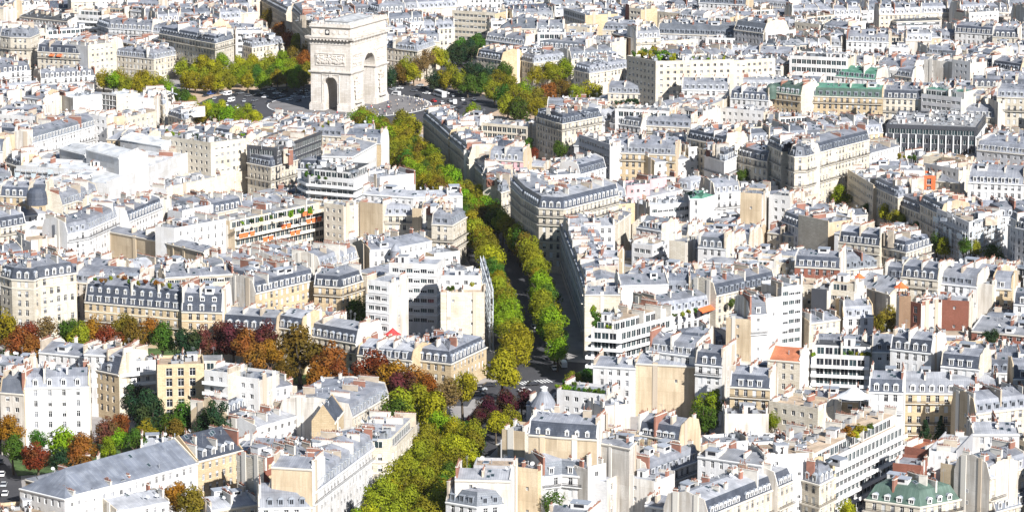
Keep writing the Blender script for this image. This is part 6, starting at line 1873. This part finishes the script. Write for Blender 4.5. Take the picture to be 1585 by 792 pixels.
# ------------------------------------------------------------------ people on the plaza
CLOTH = {'red': plain_mat('red_cloth', (.5, .06, .07), rough=.9), 'white': plain_mat('white_cloth', (.75, .75, .75), rough=.9), 'dark': plain_mat('dark_cloth', (.04, .04, .06), rough=.9), 'blue': plain_mat('blue_cloth', (.07, .12, .3), rough=.9), 'beige': plain_mat('beige_cloth', (.45, .35, .26), rough=.9)}
pr_ = random.Random(8); PEOPLE = {}
def person(x, y, z, place):
    c = pr_.choice(['red', 'white', 'dark', 'dark', 'blue', 'beige', 'white'])
    o = link('person', pr_.choice(PERS), None, (x, y, z), pr_.uniform(0, 6.28), pr_.uniform(.95, 1.08), CLOTH[c])
    PEOPLE.setdefault((c, place), []).append((pix(x, y, z)[0], len(PEOPLE), o))
for k in range(46):
    while True:
        a = pr_.uniform(-2.2, .6); rr = pr_.uniform(14, 41); q = ARC+Vector((math.cos(a)*rr, math.sin(a)*rr))
        d = q-ARC; u = d.dot(Vector((math.cos(R(68)), math.sin(R(68))))); v = d.dot(Vector((-math.sin(R(68)), math.cos(R(68)))))
        if abs(u) > 25 or abs(v) > 13.5: break
    person(q.x, q.y, .17, 'walking on the plaza beside the arch')
for k in range(16):
    q = at(pr_.uniform(638, 656), pr_.uniform(158, 168), 0); person(q.x, q.y, .17, 'queuing at the right edge of the plaza')
for k in range(26):
    t = pr_.uniform(-1, 1)
    u, v = (t*21.5, pr_.choice((-10.2, 10.2))) if pr_.random() < .6 else (pr_.choice((-21.3, 21.3)), t*10)
    c_, s_ = math.cos(R(68)), math.sin(R(68)); person(ARC.x+c_*u-s_*v, ARC.y+s_*u+c_*v, 43.08, 'standing on top of the arch')
for (c, place), L in PEOPLE.items():
    for k, (_, _, o) in enumerate(sorted(L, key=lambda t: t[0])): tag(o, '%s person in %s from the left %s' % (ordinal(k+1), c, place), 'person', 'people '+place)
# bollards round the plaza
bo = MB(); bo.cyl(0, 0, 0, .75, .2, .17, 8); icos(bo, (0, 0, .85), (.22, .22, .2)); bom = bo.mesh('bollard', [STONE])
for k in range(34):
    a = R(-150+k*6.0); q = ARC+Vector((math.cos(a)*40.2, math.sin(a)*40.2))
    tag(link('bollard', bom, None, (q.x, q.y, .16)), '%s stone bollard along the plaza edge, counted from the left' % ordinal(k+1), 'bollard', 'stone bollards round the plaza')

# ------------------------------------------------------------------ scaffolding, turrets, single roof features
TUBE = plain_mat('scaffold_tube', (.62, .66, .70), rough=.4, var=.05); PLANK = plain_mat('scaffold_deck', (.45, .42, .38), rough=.9); NET = plain_mat('debris_net', (.58, .66, .70), rough=.9)
def scaffold(pts, ztop, label, out=1.4, net=0.0, seed=1, lift=2.2):
    r = random.Random(seed); root = empty('scaffolding', (pts[0].x, pts[0].y, 0)); tag(root, label, 'scaffolding')
    um = MB(); um.box(-.07, .07, -.07, .07, 0, ztop+1.0); ume = um.mesh('upright', [TUBE])
    nl = int(ztop/lift)
    for i in range(len(pts)-1):
        A, B_ = pts[i], pts[i+1]; e = (B_-A); L = e.length; e = e/L; o_ = Vector((e.y, -e.x)); rz = math.atan2(e.y, e.x); nb = max(1, int(L/2.6))
        dm = MB(); dm.box(0, L, -.45, .45, 0, .08, 0, True); dme = dm.mesh('deck', [PLANK]); rm = MB(); rm.box(0, L, -.05, .05, 0, .1, 0, True); rme = rm.mesh('guard_rail', [TUBE])
        for k in range(nb+1):
            for oo in (.35, out):
                q = A+e*(L*k/nb)+o_*oo-pts[0]; link('upright', ume, root, (q.x, q.y, 0))
        for j in range(nl):
            z = ztop-j*lift; q = A+o_*((out+.35)/2)-pts[0]; link('deck', dme, root, (q.x, q.y, z), rz)
            q = A+o_*(out+.06)-pts[0]
            for dz in (.5, 1.0): link('guard_rail', rme, root, (q.x, q.y, z+dz), rz)
        if net:
            for k in range(nb):
                for j in range(nl):
                    if r.random() > net: continue
                    q = A+e*(L*k/nb)+o_*(out+.14)-pts[0]; m = MB(); w = L/nb
                    m.box(.05, w-.05, -.02, .02, 0, lift-.1, 0, True); link('net_panel', m.mesh('net_panel', [NET]), root, (q.x, q.y, ztop-j*lift-.3), rz)
    return root
s_ = next(s for s in SPECS if s['label'] and 'tall cream blank wall' in s['label']); e_ = (s_['poly'][-1]-s_['poly'][-2]).normalized()
scaffold([at(757, 454, s_['h']), at(742, 402, s_['h'])], s_['h']+.5, 'tall scaffolding on the avenue side of the cream blank wall', seed=2, net=.25)
sp_ = [s for s in SPECS if s['label'] and 'scaffolding on its front' in s['label']]
if sp_: scaffold([p for p in sp_[0]['poly']], sp_[0]['h']-4, 'scaffolding across the white block at right', seed=3, net=.3)
sp_ = [s for s in SPECS if s['label'] and 'flat white tented roof' in s['label']]
if sp_: scaffold(sp_[0]['poly'], sp_[0]['h']-1.5, 'scaffolding below the flat white tented roof', seed=4, net=.15)
def lathe(name, prof, mat, root, loc, n=16):
    m = MB()
    for (r0, z0), (r1, z1) in zip(prof, prof[1:]): 
        P0 = [(r0*math.cos(2*math.pi*k/n), r0*math.sin(2*math.pi*k/n), z0) for k in range(n)]; P1 = [(r1*math.cos(2*math.pi*k/n), r1*math.sin(2*math.pi*k/n), z1) for k in range(n)]
        for k in range(n):
            j = (k+1) % n; q = [P0[k], P0[j], P1[j], P1[k]] if r1 > 1e-4 else [P0[k], P0[j], P1[k]]
            m.face(q)
    return link(name, m.mesh(name, [mat]), root, loc)
def on(sub, px, py, z, prof, mat, name='turret'):
    s = next((s for s in SPECS if s['label'] and sub in s['label']), None)
    if not s: return
    dz = s['h']-s['h0']; prof = [(a, q+dz) for a, q in prof]
    p = at(px, py, z+dz); c = s['cen']; lathe(name, prof, mat, s['root'], (p.x-c.x, p.y-c.y, 0))
on('with turret and dark roof', 40, 424, 26, [(3.2, 20), (3.2, 25.4), (3.5, 25.5), (2.0, 28.5), (.7, 31), (.6, 31.6), (.9, 31.8), (0, 34)], ROOF['s'])
on('rounded domed corner', 1238, 239, 22, [(3.6, 8), (3.6, 22.0), (3.9, 22.2), (3.8, 23.8), (3.2, 25.4), (2.0, 26.4), (.8, 26.9), (0, 27.6)], ROOF['s'], 'dome')
on('domed black slate pavilion', 57, 303, 20, [(4.2, 16.5), (4.2, 19), (3.8, 21.5), (2.6, 23), (0, 23.6)], ROOF['S'], 'dome')
on('domed corner, left end', 1194, 143, 21, [(2.6, 18), (2.6, 21.6), (2.4, 23.4), (1.5, 24.8), (0, 25.4)], ROOF['v'], 'dome')
on('small turrets left of the avenue', 612, 384, 18, [(1.8, 8), (1.8, 17), (2.0, 17.2), (0, 20)], ROOF['Z'])
# round house with a lead cone at the crossing
p = at(842, 626, 9); rt = tag(empty('round_house', (p.x, p.y, 0)), 'small round house with a conical grey lead roof and lantern at the crossing', 'house')
lathe('wall', [(3.9, 0), (3.9, 8.6)], WALL['C'], rt, (0, 0, 0)); lathe('roof', [(4.3, 8.5), (4.3, 8.8), (3.3, 10.4), (2.0, 12.4), (1.2, 13.4), (1.2, 13.5)], ROOF['Z'], rt, (0, 0, 0)); lathe('lantern', [(1.0, 13.4), (1.0, 14.4), (1.3, 14.5), (.2, 15.0), (0, 15.1)], WHITE, rt, (0, 0, 0))
for k in range(9):
    a = R(-170+k*20); link('window', WIN['l'][0], rt, (math.cos(a)*3.93, math.sin(a)*3.93, 4.8), a+math.pi/2)
p = at(1051, 232, 14); rt = tag(empty('water_tank', (p.x, p.y, 0)), 'dark round metal tank standing right of the ochre row', 'tank')
lathe('drum', [(3.2, 0), (3.2, 20.5), (3.0, 20.6), (2.7, 21.4), (0, 21.6)], MATS['charcoal_cladding'], rt, (0, 0, 0)); lathe('rim', [(3.25, 18), (3.6, 18.1), (3.6, 18.6), (3.25, 18.7)], METAL, rt, (0, 0, 0))
# long orange awning, parasol tent, orange roof bits
def awning(pa, pb, z, dep, mat, label):
    A, B_ = at(*pa, z), at(*pb, z); e = B_-A; L = e.length; m = MB()
    m.face([(0, 0, .02), (0, -dep, -.9), (L, -dep, -.9), (L, 0, .02)]); m.box(0, L, -dep-.04, -dep, -1.25, -.88, 0, True); m.box(0, L, -.1, .05, -.1, .14, 0, True)
    o = link('awning', m.mesh('awning', [mat]), None, (A.x, A.y, z), math.atan2(e.y, e.x)); tag(o, label, 'awning')
s_ = next((s for s in SPECS if s['label'] and 'hedge line and zinc' in s['label']), None)
awning((1080, 478), (1106, 470), 17.5+(s_['h']-s_['h0'] if s_ else 0), 1.8, AWN, 'long orange awning on the terrace right of the avenue')
def tent(px, py, z, r, h, mat, label, nm='tent'):
    p = at(px, py, z); rt = tag(empty(nm, (p.x, p.y, z-3)), label, 'tent'); lathe('canvas', [(r, 2.0), (r*.55, 2.0+h*.35), (0.05, 2.0+h), (0, 2+h)], mat, rt, (0, 0, 0), 10)
    um = MB(); um.cyl(0, 0, 0, 2.0, .06, .06, 6); ume = um.mesh('pole', [METAL])
    for k in range(5): link('pole', ume, rt, (math.cos(k*1.256)*r*.93, math.sin(k*1.256)*r*.93, 0))
tent(1322, 608, 19, 5.4, 3.4, WHITE, 'large white pointed tent roof below the planted terraces')
tent(1330, 425, 21, 2.2, 1.6, AWN, 'small orange red canopy on a roof at right')
tent(1395, 440, 22, 2.6, 2.0, AWN, 'orange red canopy left of the black slate dormers')
tent(608, 513, 6, 3.0, 2.4, AWN_R, 'crimson canopy in the court of the white offices')
# ------------------------------------------------------------------ labels of the ordinary houses
LM = [('the arch', 540, 100), ('the green roofed row', 1300, 140), ('the roof garden block', 1050, 95), ('the domed corner building', 1237, 230), ('the orange red house', 1432, 280), ('the scaffolded block', 1500, 345),
      ('the curved corner building', 870, 320), ('the wrapped building', 240, 260), ('the tall white offices', 640, 440), ('the lone green tree', 1303, 300), ('the tallest white tower', 1226, 470), ('the planted white terraces', 1300, 550),
      ('the broad ochre facade', 1470, 620), ('the green copper mansard', 1415, 780), ('the white balcony block', 1330, 690), ('the huge ochre wall', 1030, 600), ('the avenue crossing', 830, 590), ('the double dormered building', 205, 470),
      ('the turreted corner house', 60, 440), ('the long gable roof', 180, 740), ('the rounded white roof', 610, 670), ('the orange awnings', 430, 340), ('the black slate pavilion', 57, 300), ('the glazed white tower', 168, 150),
      ('the red chimneyed mansion', 230, 85), ('the dark glass office', 1440, 200), ('the pink house', 990, 285), ('the dark grey hall', 1420, 30), ('the long grey building', 1080, 50), ('the red slab', 971, 15), ('the wide dark roof', 70, 25),
      ('the lower courtyard', 875, 740), ('the beige party walls', 870, 680), ('the tall olive tree', 1368, 485), ('the red factory', 1545, 515), ('the rounded terraced block', 510, 280), ('the beige tower', 575, 335), ('the square', 400, 540),
      ('the orange roof', 1210, 548), ('the brown wall', 1160, 320), ('the dark avenue front', 895, 430), ('the pale ribbon block', 735, 20), ('the conifers', 1440, 670), ('the red brick wall', 1404, 735)]
WC = {'W': 'white', 'C': 'cream', 'O': 'ochre', 'b': 'pale beige', 'B': 'beige', 'R': 'brick', 'r': 'brown', 'G': 'grey', 'K': 'charcoal', 'P': 'pink', 'A': 'orange', 'X': 'white sheeted'}
RC = {'Z': 'zinc', 'z': 'pale zinc', 'k': 'dull zinc', 'S': 'dark slate', 's': 'grey slate', 'g': 'green copper', 'v': 'green copper', 'T': 'tan', 'N': 'white', 'K': 'black', 'o': 'orange tiled', 'G': 'grey'}
KD = {'slate_mansard_building': 'mansard house', 'zinc_mansard_building': 'mansard house', 'copper_mansard_building': 'mansard house', 'gabled_building': 'gabled house', 'zinc_roofed_building': 'low pitched house', 'flat_roofed_building': 'flat block', 'terraced_apartment_block': 'terraced block'}
gp = {}
for s in SPECS:
    if s['label']: continue
    x = sum(p[0] for p in s['px'])/len(s['px']); y = sum(p[1] for p in s['px'])/len(s['px'])
    nm, lx, ly = min(LM, key=lambda t: (t[1]-x)**2+((t[2]-y)*1.6)**2)
    dx, dy = x-lx, (y-ly)*1.6
    rel = ('right of' if dx > 0 else 'left of') if abs(dx) > abs(dy) else ('below' if dy > 0 else 'above')
    base = '%s %s, %s roof' % (WC[s['wall']], KD[s['name']], RC[s['rc']])
    gp.setdefault((base, rel, nm), []).append((dx*dx+dy*dy, id(s), s))
for (base, rel, nm), L in gp.items():
    L.sort(key=lambda t: t[0])
    for k, (_, _, s) in enumerate(L):
        s['label'] = '%s, %s %s' % (base, rel, nm) if len(L) == 1 else '%s, %s %s %s' % (base, 'nearest' if k == 0 else ordinal(k+1)+' nearest', rel, nm)
for s in SPECS:
    if len(s['label'].split()) > 16: print('long label', s['label'])
used = set()
for s in SPECS:
    tag(s['root'], s['label'], 'building', {'slate_mansard_building': 'slate mansard houses', 'zinc_mansard_building': 'zinc mansard houses', 'copper_mansard_building': 'copper mansard houses', 'gabled_building': 'gabled houses', 'zinc_roofed_building': 'low pitched zinc houses', 'flat_roofed_building': 'flat roofed blocks', 'terraced_apartment_block': 'terraced apartment blocks'}[s['name']])
    if s['label'] in used: print('dup label', s['label'])
    used.add(s['label'])
# ------------------------------------------------------------------ the air
hz = MB(); hz.box(-3300, 3300, -320, 5300, -1.0, 263.0, 0, True)
hm = bpy.data.materials.new('haze'); hm.use_nodes = True; hn = hm.node_tree.nodes
hn.remove(hn['Principled BSDF'])
pv = hn.new('ShaderNodeVolumePrincipled'); pv.inputs['Color'].default_value = (0.90, 0.93, 1.0, 1); pv.inputs['Density'].default_value = 0.00001; pv.inputs['Anisotropy'].default_value = 0.0
hm.node_tree.links.new(pv.outputs[0], hn['Material Output'].inputs['Volume'])
hme = hz.mesh('haze', [hm]); tag(link('haze', hme), 'thin pale air over the whole quarter', 'haze', kind='stuff')
